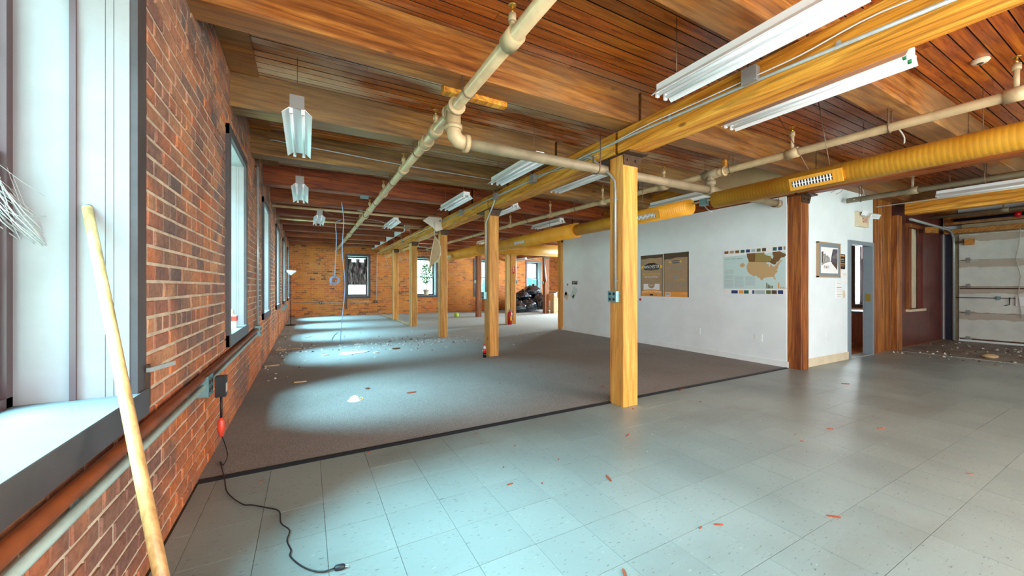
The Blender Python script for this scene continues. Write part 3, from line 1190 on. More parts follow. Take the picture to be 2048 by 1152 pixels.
# narrow opened-up window in the burgundy wall
bw = structure('window_9')
MB().box(11.24, 11.31, 3.03, 3.16, 0.76, 2.56).build('jamb_board', 'clad', bw)
MB().box(12.09, 12.15, 3.03, 3.16, 0.76, 2.56).build('jamb_board', 'burgundy', bw)
MB().box(11.22, 12.18, 3.0, 3.16, 0.74, 0.79).build('sill', 'cream', bw)
MB().box(11.22, 12.18, 3.03, 3.16, 2.55, 2.63).build('head_board', 'post_dark', bw)
MB().box(11.31, 11.54, 3.14, 3.16, 0.79, 2.55).build('blocking_panel', 'black', bw)  # black sheet put in for the dark gap
MB().box(11.54, 11.78, 3.13, 3.15, 0.79, 2.55).build('blocking_panel', 'rust', bw)
MB().box(11.78, 12.09, 3.12, 3.14, 0.79, 2.55).build('blocking_panel', 'cream', bw)

# ================================================================= GARAGE DOOR
gd = structure('door_2')
MB().box(RX - 0.03, RX - 0.01, -1.9, 2.9, 0.0, 2.52).build('light_stop_panel', 'pipe_dark', gd)  # added backing sheet, stops light leaking between the sections
MB().box(RX - 0.075, RX - 0.03, -1.85, 2.80, 0.0, 0.062).build('bottom_seal', 'base_white', gd)
for k in range(4):
    z0, z1 = 0.06 + k * 0.61, 0.06 + (k + 1) * 0.61
    p = MB()
    p.box(RX - 0.07, RX - 0.02, -1.85, 2.80, z0 + 0.004, z1 - 0.004)
    po = p.build('door_section', 'garage', gd)
    for yy in (2.66, 0.9, -0.8):
        h = MB()
        h.box(RX - 0.082, RX - 0.07, yy - 0.035, yy + 0.035, z0 - 0.06 if k else z0, z0 + 0.06)
        h.tube([(RX - 0.09, yy - 0.06, z0), (RX - 0.09, yy + 0.10, z0)], 0.012, 8)
        h.build('hinge', 'grey_plate', po)
MB().box(RX - 0.09, RX - 0.06, -1.85, 2.78, 1.22, 1.25).build('strut', 'dark_steel', gd)
MB().box(RX - 0.09, RX - 0.06, -1.85, 2.78, 0.045, 0.075).build('strut', 'dark_steel', gd)
MB().tube([(RX - 0.10, 2.86, 1.02), (RX - 0.10, -1.5, 1.02)], 0.008, 8).build('lock_bar', 'dark_steel', gd)
MB().box(RX - 0.12, RX - 0.06, 2.19, 2.24, 0.98, 1.06).build('lock_guide', 'box_metal', gd)
lk = MB().tube([(RX - 0.12, 2.06, 1.04), (RX - 0.14, 2.06, 0.88), (RX - 0.14, 2.12, 0.86)], 0.009, 6).build('lock_lever', 'dark_steel', gd)
MB().box(RX - 0.13, RX - 0.06, 1.86, 1.98, 0.86, 1.06).build('lock_box', 'white_metal', gd)
tr = [(RX - 0.12, 2.87, 0.02), (RX - 0.12, 2.87, 2.32), (RX - 0.17, 2.87, 2.46), (RX - 0.32, 2.87, 2.56), (RX - 0.6, 2.87, 2.60), (10.75, 2.87, 2.64)]
MB().tube(tr, 0.026, 6).build('track', 'steel', gd)
MB().box(RX - 0.10, RX, 2.88, 3.0, 0, 2.62).build('track_angle', 'navy', gd)
MB().box(RX - 0.25, RX - 0.02, -1.9, 3.0, 2.52, 2.62).build('header_board', 'orange_block', gd)
MB().box(RX - 0.3, RX - 0.02, -1.9, 3.0, 2.72, 2.97).build('header_beam', 'beam', gd)
MB().box(RX - 0.34, RX - 0.3, -1.9, 2.7, 2.62, 2.70).build('header_pipe_cover', 'pipe_grey', gd)
MB().tube([(RX - 0.45, -1.8, 2.80), (RX - 0.45, 2.8, 2.80)], 0.035, 10).build('torsion_bar', 'navy', gd)
t = thing('wood_block', 'small square orange wood block on a stub at the garage door edge', 'block', (RX - 0.16, 2.62, 2.24))
MB().box(-0.04, 0.04, -0.07, 0.07, 0, 0.14).build('block', 'orange_block', t)
MB().box(-0.02, 0.05, 0.07, 0.2, 0.05, 0.10).build('bracket', 'dark_steel', t)
t = thing('wood_block', 'short yellow wood block fixed under the garage door track', 'block', (11.8, 2.84, 2.44))
MB().box(0, 0.36, -0.03, 0.09, 0, 0.12).build('block', 'orange_block', t)
t = thing('bell', 'red round bell cap on the dark pipe above the garage door', 'bell', (RX - 0.45, 1.90, 2.80))
MB().lathe([(0.0, -0.05), (0.05, -0.045), (0.07, 0), (0.05, 0.045), (0, 0.05)], (0, 0, 0), 14, 'Y').build('cap', 'red', t)
cbl = MB().tube([(RX - 0.2, 1.9, 2.7), (RX - 0.16, 1.93, 2.2), (RX - 0.18, 1.97, 1.9), (RX - 0.15, 1.91, 1.5), (RX - 0.17, 1.94, 1.1), (RX - 0.14, 1.9, 0.6)], 0.008, 6).build('cable', 'grey_cable')
tag(cbl, 'pale cable hanging loosely down the garage door', 'cable')

# office furniture seen through the door
t = thing('cabinet', 'red-brown wooden cabinet seen through the grey door frame', 'cabinet', (10.5, 3.3, 0))
MB().box(0, 0.7, 0.02, 1.7, 0.0, 0.70).build('body', 'cabinet', t)
MB().box(-0.03, 0.74, 0, 1.74, 0.70, 0.74).build('countertop', 'sill', t)
MB().box(-0.012, 0, 0.06, 0.84, 0.06, 0.67).build('door', 'cabinet', t)
MB().box(-0.012, 0, 0.88, 1.66, 0.06, 0.67).build('door', 'cabinet', t)

# ================================================================= POSTS


def post(x0, x1, y0, y1, label, mat='post', cap=True, z1=GZ0, facing=False):
    t = thing('wooden_post', label, 'post', (x0, y0, 0))
    w, d = x1 - x0, y1 - y0
    MB().timber(0, w, 0, d, 0, z1 - (0.02 if cap else 0), 'Z', 0.008, 0.002, R, 7).build('shaft', mat, t)
    if cap:
        m = MB()
        m.box(-0.015, w + 0.05, -0.10, d + 0.34, z1 - 0.02, z1)
        m.build('cap_plate', 'dark_steel', t)
        for yy in (-0.012, d):
            g = MB()
            g.hexa([(0.0, yy, z1 - 0.13), (w, yy, z1 - 0.13), (w, yy + 0.012, z1 - 0.13), (0.0, yy + 0.012, z1 - 0.13),
                    (-0.01, yy, z1 - 0.02), (w + 0.05, yy, z1 - 0.02), (w + 0.05, yy + 0.012, z1 - 0.02), (-0.01, yy + 0.012, z1 - 0.02)])
            go = g.build('gusset', 'dark_steel', t)
            for bx_ in (0.05, w - 0.05):
                MB().lathe([(0.014, -0.012), (0.014, 0.0)], (bx_, yy, z1 - 0.075), 6, 'Y').build('bolt', 'dark_steel', go)
    return t


p1 = post(2.945, 3.160, 2.95, 3.155, 'nearest wooden post of the middle row, with blue four-gang outlet box')
p2 = post(2.92, 3.11, 6.225, 6.45, 'second wooden post of the middle row, with a soda bottle at its foot')
p3 = post(2.96, 3.13, 9.17, 9.36, 'third wooden post of the middle row, under the tilted white board')
p4 = post(2.95, 3.12, 12.08, 12.32, 'fourth wooden post of the middle row, with a pale stud on its left face')
p5 = post(2.93, 3.10, 14.8, 15.0, 'fifth and farthest wooden post of the middle row')
MB().box(-0.035, -0.001, 0.0, 0.24, 0.0, 2.66).build('pale_stud', 'raw', p4, label='pale unpainted stud')
MB().box(-0.035, -0.001, -0.03, 0.12, 0.0, 2.66).build('pale_stud', 'raw', p5, label='pale unpainted stud')
MB().box(-0.012, -0.0, 0.06, 0.17, 0.0, 2.6).build('pale_batten', 'raw', p3, label='pale batten')
post(6.655, 6.875, 2.965, 3.16, 'thick brown post at the corner between the map and the framed picture', 'post_dark')
post(6.56, 6.68, 9.06, 9.22, 'post at the far end of the white partition wall', 'post')
p8 = post(6.07, 6.27, 11.24, 11.44, 'post beside the red fire extinguisher')
MB().box(-0.14, -0.01, 0.03, 0.16, 0, 2.68).build('pale_stud', 'raw', p8)
post(6.24, 6.44, 14.5, 14.7, 'dark post in front of the back wall between two windows', 'post_dark')
p10 = post(9.84, 10.06, 14.85, 15.05, 'reddish post standing right of the trash bags', 'post_dark')

# outlet boxes and conduits on the posts


def conduit(name, pts, label, r=0.011, mat='steel', clamps=(), cat='conduit', k=8):
    o = thing(name, label, cat, pts[0])
    p0 = Vector(pts[0])
    MB().tube([Vector(p) - p0 for p in pts], r, k).build('tube', mat, o)
    for c, ax in clamps:
        q = Vector(c) - p0
        d = {'X': (0.006, 0.05, 0.02), 'Y': (0.05, 0.006, 0.02), 'Z': (0.006, 0.02, 0.05)}[ax]
        m = MB()
        m.obox(q, d)
        m.tube([q + Vector((-0.001, 0, 0)) * 1, q + Vector((0.001, 0, 0))], r * 1.5, 8)
        m.build('clamp', 'steel', o)
    return o


conduit('conduit', [(2.915, 0.2, 2.735), (2.915, 1.6, 2.80), (2.915, 2.8, 2.825), (2.915, 6.0, 2.86), (2.915, 9.0, 2.86)],
        'bright metal conduit running along the face of the yellow girder', 0.013, clamps=[((2.918, 1.1, 2.79), 'Z'), ((2.918, 2.35, 2.82), 'Z'), ((2.918, 4.0, 2.842), 'Z'), ((2.918, 7.5, 2.86), 'Z')])
conduit('conduit', [(2.918, 9.0, 2.86), (2.90, 12.4, 2.86), (2.89, 14.5, 2.82), (2.87, 17.0, 2.80), (2.85, BY - 0.05, 2.80), (2.83, BY - 0.03, 2.72), (2.80, BY - 0.03, 0.62)],
        'thin conduit from the far girder bending down the back brick wall', 0.012, mat='grey_cable')
conduit('conduit', [(2.905, 3.60, 2.80), (2.905, 3.47, 2.80), (2.905, 3.42, 2.78), (2.925, 3.12, 2.50), (2.93, 3.06, 2.42), (2.93, 3.05, 2.30), (2.93, 3.05, 1.24)],
        'bent conduit running down the nearest post to its outlet box', 0.0125, clamps=[((2.935, 3.05, 2.22), 'X'), ((2.935, 3.05, 1.34), 'X')])
conduit('conduit', [(2.905, 5.96, 2.80), (2.905, 6.15, 2.62), (2.90, 6.33, 2.45), (2.905, 6.34, 2.30), (2.905, 6.34, 1.16)],
        'bent conduit running down the second post from the camera', 0.0125, clamps=[((2.91, 6.34, 2.2), 'X'), ((2.91, 6.34, 1.3), 'X')])
conduit('conduit', [(2.95, 9.25, 2.72), (2.945, 9.27, 2.4), (2.945, 9.27, 0.9)], 'conduit running down the third post of the middle row', 0.01)


def outlet(name, x, y, z, w, h, d, label, mat='box_metal', n=2, m_=2):
    """Box on a face that looks towards -X."""
    o = thing(name, label, 'outlet', (x, y, z))
    MB().box(-d, 0, -w / 2, w / 2, 0, h).build('box', mat, o)
    pl = MB().box(-d - 0.004, -d, -w / 2 - 0.003, w / 2 + 0.003, -0.003, h + 0.003).build('cover', mat, o)
    for i in range(n):
        for j in range(m_):
            c = ((i + 0.5) / n - 0.5) * w
            zz = (j + 0.5) / m_ * h
            MB().lathe([(0.016, -0.003), (0.016, 0)], (-d - 0.004, c, zz), 10, 'X').build('socket', 'black', o)
    return o


outlet('outlet_box', 2.945, 3.055, 1.115, 0.115, 0.115, 0.06, 'blue-grey four-socket outlet box on the nearest post')
outlet('outlet_box', 2.92, 6.36, 1.05, 0.10, 0.13, 0.07, 'pale grey outlet box on the left face of the second post')
outlet('switch_box', 6.07, 11.33, 1.42, 0.07, 0.12, 0.05, 'small grey switch box on the post above the extinguisher', n=1)
outlet('switch_box', 9.82, 14.95, 1.40, 0.08, 0.12, 0.06, 'small grey switch box on the post beside the trash bags', n=1)
outlet('switch_box', 6.22, 14.6, 1.42, 0.08, 0.12, 0.05, 'small white switch box on the dark post by the back wall', 'white_metal', n=1)
conduit('conduit', [(6.05, 11.33, 2.68), (6.05, 11.33, 1.54)], 'vertical conduit on the post above the fire extinguisher', 0.012, clamps=[((6.055, 11.33, 2.0), 'X')])
conduit('conduit', [(6.8, 12.2, 2.62), (6.8, 12.2, 1.5)], 'conduit hanging free right of the extinguisher post', 0.012)
outlet('switch_box', 6.86, 12.2, 1.40, 0.07, 0.11, 0.05, 'small box at the end of the hanging conduit', n=1)
conduit('conduit', [(6.20, 14.6, 2.68), (6.20, 14.6, 1.54)], 'vertical conduit on the dark post by the back wall', 0.012, 'steel')
conduit('hanging_pipe', [(9.75, 14.85, 2.75), (9.80, 14.8, 2.1), (9.86, 14.8, 1.5)], 'pair of grey conduits leaning at the post by the trash bags', 0.03, 'grey_plate')

# girder junction boxes
for (yy, zz, lb) in ((1.62, 2.80, 'grey junction box on the yellow girder, nearest the camera'),
                     (4.68, 2.80, 'grey junction box on the girder past the nearest post'),
                     (5.92, 2.80, 'grey junction box on the girder above the second post'),
                     (7.6, 2.81, 'grey junction box on the girder past the second post'),
                     (13.2, 2.78, 'grey junction box on the far end of the girder')):
    t = thing('junction_box', lb, 'junction box', (2.928, yy, zz))
    MB().box(-0.055, 0, -0.05, 0.05, -0.01, 0.10).build('box', 'grey_plate', t)
    cv = MB().box(-0.059, -0.055, -0.054, 0.054, -0.014, 0.104).build('cover', 'grey_plate', t)
    sc = MB()
    for a in (-0.045, 0.045):
        for b in (-0.004, 0.094):
            sc.box(-0.062, -0.058, a - 0.004, a + 0.004, b - 0.004, b + 0.004)
    sc.build('screws', 'steel', cv)
    MB().tube([(-0.03, 0.02, 0.1), (-0.02, 0.025, 0.17)], 0.008, 6).build('nipple', 'dark_steel', t)
# loose white cable beside the girder conduit
def cable(pts, label, r=0.006, mat='grey_cable', name='cable', cat='cable', k=6):
    o = MB().tube([Vector(p) for p in smooth(pts)], r, k).build(name, mat)
    tag(o, label, cat)
    return o


def smooth(pts, n=5):
    pts = [Vector(p) for p in pts]
    if len(pts) < 3:
        return pts
    out = []
    P = [pts[0]] + pts + [pts[-1]]
    for i in range(1, len(P) - 2):
        for j in range(n):
            t = j / n
            a, b, c, d = P[i - 1], P[i], P[i + 1], P[i + 2]
            out.append(0.5 * ((2 * b) + (-a + c) * t + (2 * a - 5 * b + 4 * c - d) * t * t + (-a + 3 * b - 3 * c + d) * t ** 3))
    out.append(pts[-1])
    return out


cable([(2.905, 0.4, 2.79), (2.905, 0.9, 2.86), (2.905, 1.3, 2.83), (2.9, 1.62, 2.83), (2.905, 2.1, 2.84), (2.905, 2.6, 2.85), (2.91, 3.1, 2.83)], 'thin white cable strapped above the girder conduit near the camera', 0.005, 'white_metal')
cable([(2.905, 3.3, 2.77), (2.905, 3.9, 2.79), (2.90, 4.5, 2.86), (2.90, 4.8, 2.83), (2.905, 5.4, 2.83), (2.905, 5.85, 2.84)], 'cream cable sagging along the girder between two junction boxes', 0.005)

# ================================================================= PIPES


def pipe_run(name, pts, r, mat, label, heads=(), hooks=(), coups=(), cat='pipe', upr=0.22, k=14):
    o = thing(name, label, cat, pts[0])
    p0 = Vector(pts[0])
    pv = [Vector(p) - p0 for p in pts]
    MB().tube(pv, r, k).build('pipe', mat, o)
    a, b = Vector(pts[0]), Vector(pts[-1])
    d = (b - a).normalized()

    def at(t):  # t along Y (or X) coordinate of the run
        ax = 1 if abs(d.y) > abs(d.x) else 0
        for p, q in zip(pts[:-1], pts[1:]):
            lo, hi = min(p[ax], q[ax]), max(p[ax], q[ax])
            if lo - 1e-6 <= t <= hi + 1e-6:
                f = (t - p[ax]) / (q[ax] - p[ax])
                return Vector(p) + (Vector(q) - Vector(p)) * f
        return Vector(a)
    for t in coups:
        c = at(t) - p0
        m = MB()
        m.tube([c - d * 0.065, c + d * 0.065], r * 1.32, k)
        m.tube([c - d * 0.075, c - d * 0.05], r * 1.5, k)
        m.tube([c + d * 0.05, c + d * 0.075], r * 1.5, k)
        m.build('coupling', mat, o)
    for t in heads:
        c = at(t) - p0
        m = MB()
        m.tube([c - d * 0.06, c + d * 0.06], r * 1.35, k)
        m.tube([c + Vector((0, 0, r)), c + Vector((0, 0, upr))], 0.017, 10)
        m.tube([c + Vector((0, 0, upr - 0.05)), c + Vector((0, 0, upr))], 0.026, 10)
        hb = m.build('sprinkler_riser', mat, o)
        h = MB()
        h.tube([c + Vector((0, 0, upr)), c + Vector((0, 0, upr + 0.05))], 0.010, 8)
        h.lathe([(0.004, upr + 0.05), (0.026, upr + 0.052), (0.028, upr + 0.056), (0.004, upr + 0.058)], c, 12)
        h.build('sprinkler_head', 'brass', hb)
    for t in hooks:
        c = at(t) - p0
        m = MB()
        side = Vector((-d.y, d.x, 0))
        arc = [c + side * (r + 0.006) + Vector((0, 0, BZ - at(t).z + 0.04))]
        for q in range(0, 9):
            an = PI * q / 8
            arc.append(c + side * math.cos(an) * (r + 0.006) - Vector((0, 0, math.sin(an) * (r + 0.006))))
        arc.append(c - side * (r + 0.006) + Vector((0, 0, BZ - at(t).z + 0.04)))
        m.tube(arc, 0.006, 6)
        m.build('hanger_wire', 'wire', o)
    return o


pipe_run('sprinkler_pipe', [(1.155, REAR, 2.86), (1.155, 17.9, 2.86)], 0.048, 'pipe', 'long cream sprinkler pipe running down the left bay under the beams',
         heads=(2.12, 3.75, 5.2, 6.7, 8.3, 9.9), hooks=(2.85, 4.46, 5.9, 7.5, 8.92, 10.48, 11.9, 13.3), coups=(4.1, 9.0, 12.6), upr=0.16)
t = thing('cross_pipe', 'thick grey pipe crossing beneath the girder beside the nearest post', 'pipe', (1.155, 3.22, 2.58))
m = MB().tube([(0, 0, 0.28), (0, 0, 0.12), (0.01, 0, 0.05), (0.05, 0, 0.01), (0.12, 0, 0)], 0.066, 14)
m.tube([(0, 0, 0.10), (0, 0, 0.14)], 0.08, 14)
m.tube([(0.10, 0, 0), (0.14, 0, 0)], 0.08, 14)
m.build('elbow', 'pipe', t)
MB().tube([(0.12, 0, 0), (5.35, 0, 0.0)], 0.052, 14).build('pipe', 'pipe_grey', t)
MB().tube([(5.28, 0, 0.0), (5.37, 0, 0.0)], 0.062, 14).build('end_cap', 'pipe_grey', t)
MB().tube([(0, -0.09, 0.28), (0, 0.09, 0.28)], 0.068, 14).tube([(0, -0.10, 0.28), (0, -0.07, 0.28)], 0.078, 14).tube([(0, 0.07, 0.28), (0, 0.10, 0.28)], 0.078, 14).build('tee', 'pipe', t)
m = MB().tube([(3.66, 0, 0), (3.66, 0, 0.26)], 0.05, 14).tube([(3.66, 0, 0.07), (3.66, 0, 0.13)], 0.066, 14).tube([(3.58, 0, 0), (3.74, 0, 0)], 0.07, 14)
m.tube([(3.67, -0.1, 0.22), (3.66, 0.1, 0.22)], 0.062, 14).build('riser_tee', 'pipe_grey', t)
for xx in (1.66, 5.25):
    m = MB()
    arc = [Vector((xx, 0.06, 0.16))] + [Vector((xx, 0.06 * math.cos(PI * q / 8), -0.06 * math.sin(PI * q / 8))) for q in range(9)] + [Vector((xx, -0.06, 0.3))]
    m.tube(arc, 0.006, 6)
    m.build('hanger_wire', 'wire', t)
pipe_run('sprinkler_pipe', [(4.93, REAR, 2.80), (4.93, 0.7, 2.80), (4.83, 3.22, 2.80), (4.48, 8.0, 2.80), (4.25, 15.0, 2.80)], 0.042, 'pipe', 'cream sprinkler pipe running above the yellow duct in the right bay',
         heads=(0.72, 2.26, 3.95, 5.2, 6.7, 8.3), hooks=(1.45, 2.95, 4.46, 5.9, 7.5, 8.92, 10.48), coups=(3.1, 9.6), upr=0.24)
pipe_run('sprinkler_pipe', [(8.17, REAR, 2.75), (8.17, 2.96, 2.75)], 0.042, 'pipe_dark', 'brownish sprinkler pipe ending against the wall above the framed picture',
         heads=(2.16, 0.6), hooks=(2.78, 1.45), upr=0.26)
pipe_run('sprinkler_pipe', [(12.0, REAR, 2.78), (12.0, 2.9, 2.78)], 0.035, 'pipe_dark', 'dim brown sprinkler pipe inside the garage bay', heads=(1.9,), upr=0.2)
pipe_run('cross_pipe', [(LX, 9.1, 2.93), (2.9, 9.1, 2.93)], 0.028, 'pipe', 'pale pipe fixed under the beam across the left bay', k=10)
pipe_run('cross_pipe', [(LX, 10.66, 2.92), (2.9, 10.66, 2.92)], 0.028, 'pipe', 'second pale pipe under a beam across the left bay, farther off', k=10)
for (yy, lb) in ((9.1, 'white plaster scrap stuck where the pale cross pipe meets the sprinkler pipe'),):
    o = MB().obox((1.15, yy - 0.03, 2.985), (0.30, 0.06, 0.05), (0.1, 0.1, 0.0)).build('plaster_scrap', 'white_board')
    tag(o, lb, 'scrap')

# heating pipe and conduit along the foot of the left wall
o = pipe_run('heating_pipe', [(LX + 0.03, REAR, 0.692), (LX + 0.03, 6.15, 0.692)], 0.024, 'rust', 'rust brown pipe running along the left brick wall under the windows')
conduit('conduit', [(LX + 0.035, REAR, 0.625), (LX + 0.035, 6.15, 0.635)], 'pale grey conduit below the rust brown pipe on the left wall', 0.017, 'conduit_paint',
        clamps=[((LX + 0.01, 1.62, 0.628), 'Z'), ((LX + 0.01, 2.86, 0.628), 'Z'), ((LX + 0.01, 4.6, 0.628), 'Z')])
t = conduit('conduit', [(LX + 0.03, 6.25, 0.72), (LX + 0.03, 6.25, 2.93)], 'vertical conduit on the left wall between the second and third windows', 0.014,
            'steel', clamps=[((LX + 0.01, 6.25, 1.0), 'X'), ((LX + 0.01, 6.25, 1.75), 'X'), ((LX + 0.01, 6.25, 2.5), 'X')])


def wallbox(y, z, w, h, d, label, sockets=True):
    t = thing('outlet_box', label, 'outlet', (LX, y, z))
    MB().box(0, d, -w / 2, w / 2, 0, h).build('box', 'box_metal', t)
    MB().box(d, d + 0.005, -w / 2 - 0.004, w / 2 + 0.004, -0.004, h + 0.004).build('cover', 'box_metal', t)
    if sockets:
        for i in (-1, 1):
            for j in (0.3, 0.7):
                MB().lathe([(0.015, 0), (0.015, 0.003)], (d + 0.005, i * w / 4, h * j), 10, 'X').build('socket', 'black', t)
    return t


wallbox(3.15, 0.565, 0.13, 0.13, 0.06, 'teal metal outlet box on the left wall with the black adapter plugged in')
wallbox(6.25, 0.60, 0.12, 0.14, 0.06, 'teal metal box at the foot of the vertical wall conduit')
t = thing('conduit_fitting', 'dark conduit fitting at the top of the vertical wall conduit', 'conduit fitting', (LX, 6.25, 2.93))
MB().box(0, 0.05, -0.03, 0.03, 0, 0.13).build('body', 'dark_steel', t)
for k, y in enumerate((12.9, 13.9, 14.9)):
    wallbox(y, 0.58, 0.09, 0.10, 0.05, ('nearest', 'middle', 'farthest')[k] + ' of the three small outlet boxes low on the far left wall', False)
cable([(LX + 0.03, 6.25, 3.05), (LX + 0.06, 6.1, 3.12), (LX + 0.2, 5.79, 3.17), (LX + 0.45, 5.77, 3.16), (0.4, 5.77, 3.14), (1.4, 5.77, 3.10), (2.8, 5.77, 3.08)], 'thin flexible cable stapled along the third beam from the wall fitting', 0.007, 'steel')
# back wall conduit and outlets
conduit('conduit', [(LX + 0.1, BY - 0.02, 0.60), (2.78, BY - 0.02, 0.58)], 'thin conduit running low along the back brick wall', 0.01)


def backbox(x, z, label):
    t = thing('outlet_box', label, 'outlet', (x, BY, z))
    MB().box(-0.07, 0.07, -0.06, 0, 0, 0.12).build('box', 'dark_steel', t)
    for i in (-0.035, 0.035):
        MB().lathe([(0.02, 0), (0.02, -0.004)], (i, -0.06, 0.06), 10, 'Y').build('socket', 'steel', t)
    return t


backbox(0.56, 0.52, 'dark outlet box low on the back wall, left of the black-curtained window')
backbox(2.80, 0.52, 'dark outlet box low on the back wall, right of the black-curtained window')
o = MB().box(1.52, 1.57, BY - 0.05, BY, 0.3, 0.75).build('wall_trunking', 'dark_steel')
tag(o, 'short dark vertical trunking under the left edge of the back window', 'trunking')

# ================================================================= DUCT


def duct(segs, label, caps=True):
    t = thing('duct', label, 'duct', (segs[0][0][0], segs[0][0][1], segs[0][0][2]))
    p0 = Vector(segs[0][0])
    for a, b, r in segs:
        MB().tube([Vector(a) - p0, Vector(b) - p0], r, 28).build('duct_section', 'duct', t)
    return t


DX = 4.7
dz = lambda y, k: H + k * DX


def grille(parent, p0, y0, y1, r, zc, ang=math.radians(18)):
    """Rectangular register on the camera side of the duct."""
    n = Vector((-math.cos(ang), 0, -math.sin(ang)))
    up = Vector((-math.sin(ang), 0, math.cos(ang)))
    c = Vector((DX, (y0 + y1) / 2, zc)) - Vector(p0) + n * (r - 0.006)
    L = y1 - y0
    fr = MB()
    hh = 0.045

    def bx(m, ya, yb, va, vb, d0, d1):
        P = lambda y, v, d: c + Vector((0, y, 0)) + up * v + n * d
        m.hexa([P(ya, va, d0), P(yb, va, d0), P(yb, vb, d0), P(ya, vb, d0), P(ya, va, d1), P(yb, va, d1), P(yb, vb, d1), P(ya, vb, d1)])
    bx(fr, -L / 2 - 0.08, L / 2 + 0.03, -hh - 0.02, hh + 0.02, 0, 0.016)
    g = fr.build('register', 'duct', parent)
    m = MB()
    bx(m, -L / 2, L / 2, -hh * 0.7, hh * 0.7, 0.012, 0.020)
    m.build('slot', 'black', g)
    m = MB()
    nb = int(L / 0.026)
    for i in range(nb):
        y = -L / 2 + (i + 0.5) * L / nb
        bx(m, y - 0.006, y + 0.004, -hh * 0.7, hh * 0.7, 0.018, 0.026)
    bx(m, -L / 2, L / 2, -0.003, 0.003, 0.018, 0.025)
    m.build('louvres', 'white_metal', g)


zA, zB, zC, zD = H + 0.240 * DX, H + 0.236 * DX, H + 0.238 * DX, H + 0.252 * DX
dA = duct([((DX, 3.08, zA), (DX, REAR, zA + 0.0), 0.104)], 'near run of the mustard yellow duct, ending beside the pipe tee')
grille(dA, (DX, 3.08, zA), 1.78, 2.13, 0.104, zA)
dB = duct([((DX, 3.44, zB), (DX, 6.05, zB), 0.108), ((DX, 5.95, zB), (DX, 10.7, zC), 0.145), ((DX, 10.6, zC), (DX + 0.1, 16.1, zD - 0.02), 0.165)], 'far run of the mustard yellow duct, widening in steps past the posts')
grille(dB, (DX, 3.44, zB), 3.95, 4.45, 0.108, zB)
grille(dB, (DX, 3.44, zB), 7.75, 8.25, 0.145, (zB + zC) / 2)
grille(dB, (DX, 3.44, zB), 12.9, 13.4, 0.165, (zC + zD) / 2 - 0.01)
db = thing('duct', 'brownish yellow branch duct running right under the main duct', 'duct', (DX + 0.12, 10.4, 2.46))
MB().tube([(0, 0, 0), (2.9, 0, 0)], 0.19, 28).build('duct_section', 'duct', db)
# hanging wires of the ducts
cable([(4.7, 2.35, BZ + 0.3), (4.69, 2.02, zA + 0.10)], 'first thin wire holding up the near end of the yellow duct', 0.004, 'wire', 'hanger_wire', 'wire')
cable([(4.7, 1.95, BZ + 0.3), (4.69, 1.84, zA + 0.10)], 'second thin wire holding up the yellow duct past its grille', 0.004, 'wire', 'hanger_wire', 'wire')
cable([(4.7, 4.3, BZ + 0.2), (4.69, 4.28, zB + 0.10)], 'thin wire holding up the far run of the yellow duct', 0.004, 'wire', 'hanger_wire', 'wire')
cable([(4.7, 6.9, BZ + 0.2), (4.69, 6.9, zB + 0.14)], 'thin wire holding the wider part of the yellow duct', 0.004, 'wire', 'hanger_wire', 'wire')
t = thing('junction_box', 'small green box with a drooping wire between the duct ends', 'junction box', (4.75, 3.27, 2.38))
MB().box(-0.03, 0.03, -0.05, 0.05, 0, 0.09).build('box', 'box_metal', t)
MB().tube([(0, -0.17, 0.06), (0, 0.17, 0.06)], 0.012, 8).build('nipple', 'steel', t)
MB().tube([(0, 0, 0), (0.02, -0.05, -0.07), (0.03, -0.10, -0.10)], 0.006, 6).build('wire', 'steel', t)

# ================================================================= LIGHT FIXTURES


def fixture(x, y0, z, label, near_plate=False, L=1.22, slope=0.0, twist=0.0, wires=True):
    t = thing('strip_light', label, 'ceiling light', (x, y0, z))
    hw = 0.055
    MB().prism([(-hw, 0.0), (hw, 0.0), (hw, 0.055), (-hw, 0.055)], 'Y', 0, L).build('housing', 'white_metal', t)
    for s in (-1, 1):
        w = MB()
        prof = [(s * hw, 0.002), (s * 0.112, -0.048), (s * 0.114, -0.045), (s * (hw + 0.003), 0.008)]
        if s < 0:
            prof = prof[::-1]
        w.prism(prof, 'Y', 0.0, L)
        w.build('reflector', 'white_metal', t)
    for s in (-1, 1):
        tb = MB().tube([(s * 0.045, 0.012, -0.028), (s * 0.045, L - 0.012, -0.028)], 0.0135, 12).build('tube', 'tube', t)
        MB().tube([(s * 0.045, 0.010, -0.028), (s * 0.045, 0.030, -0.028)], 0.0142, 12).build('end_band', 'green', tb)
        MB().box(s * 0.045 - 0.014, s * 0.045 + 0.014, -0.006, 0.010, -0.046, 0.0).build('lampholder', 'white_metal', t)
        MB().box(s * 0.045 - 0.014, s * 0.045 + 0.014, L - 0.010, L + 0.006, -0.046, 0.0).build('lampholder', 'white_metal', t)
    if near_plate:
        MB().box(-0.055, 0.055, -0.005, 0.004, 0.0, 0.115).build('end_bracket', 'grey_plate', t)
    if wires:
        top = DZ - z
        for yy in (0.14, L - 0.14):
            MB().tube([(0, yy, 0.055), (0, yy, top)], 0.003, 5).build('hanger_wire', 'wire', t)
    return t


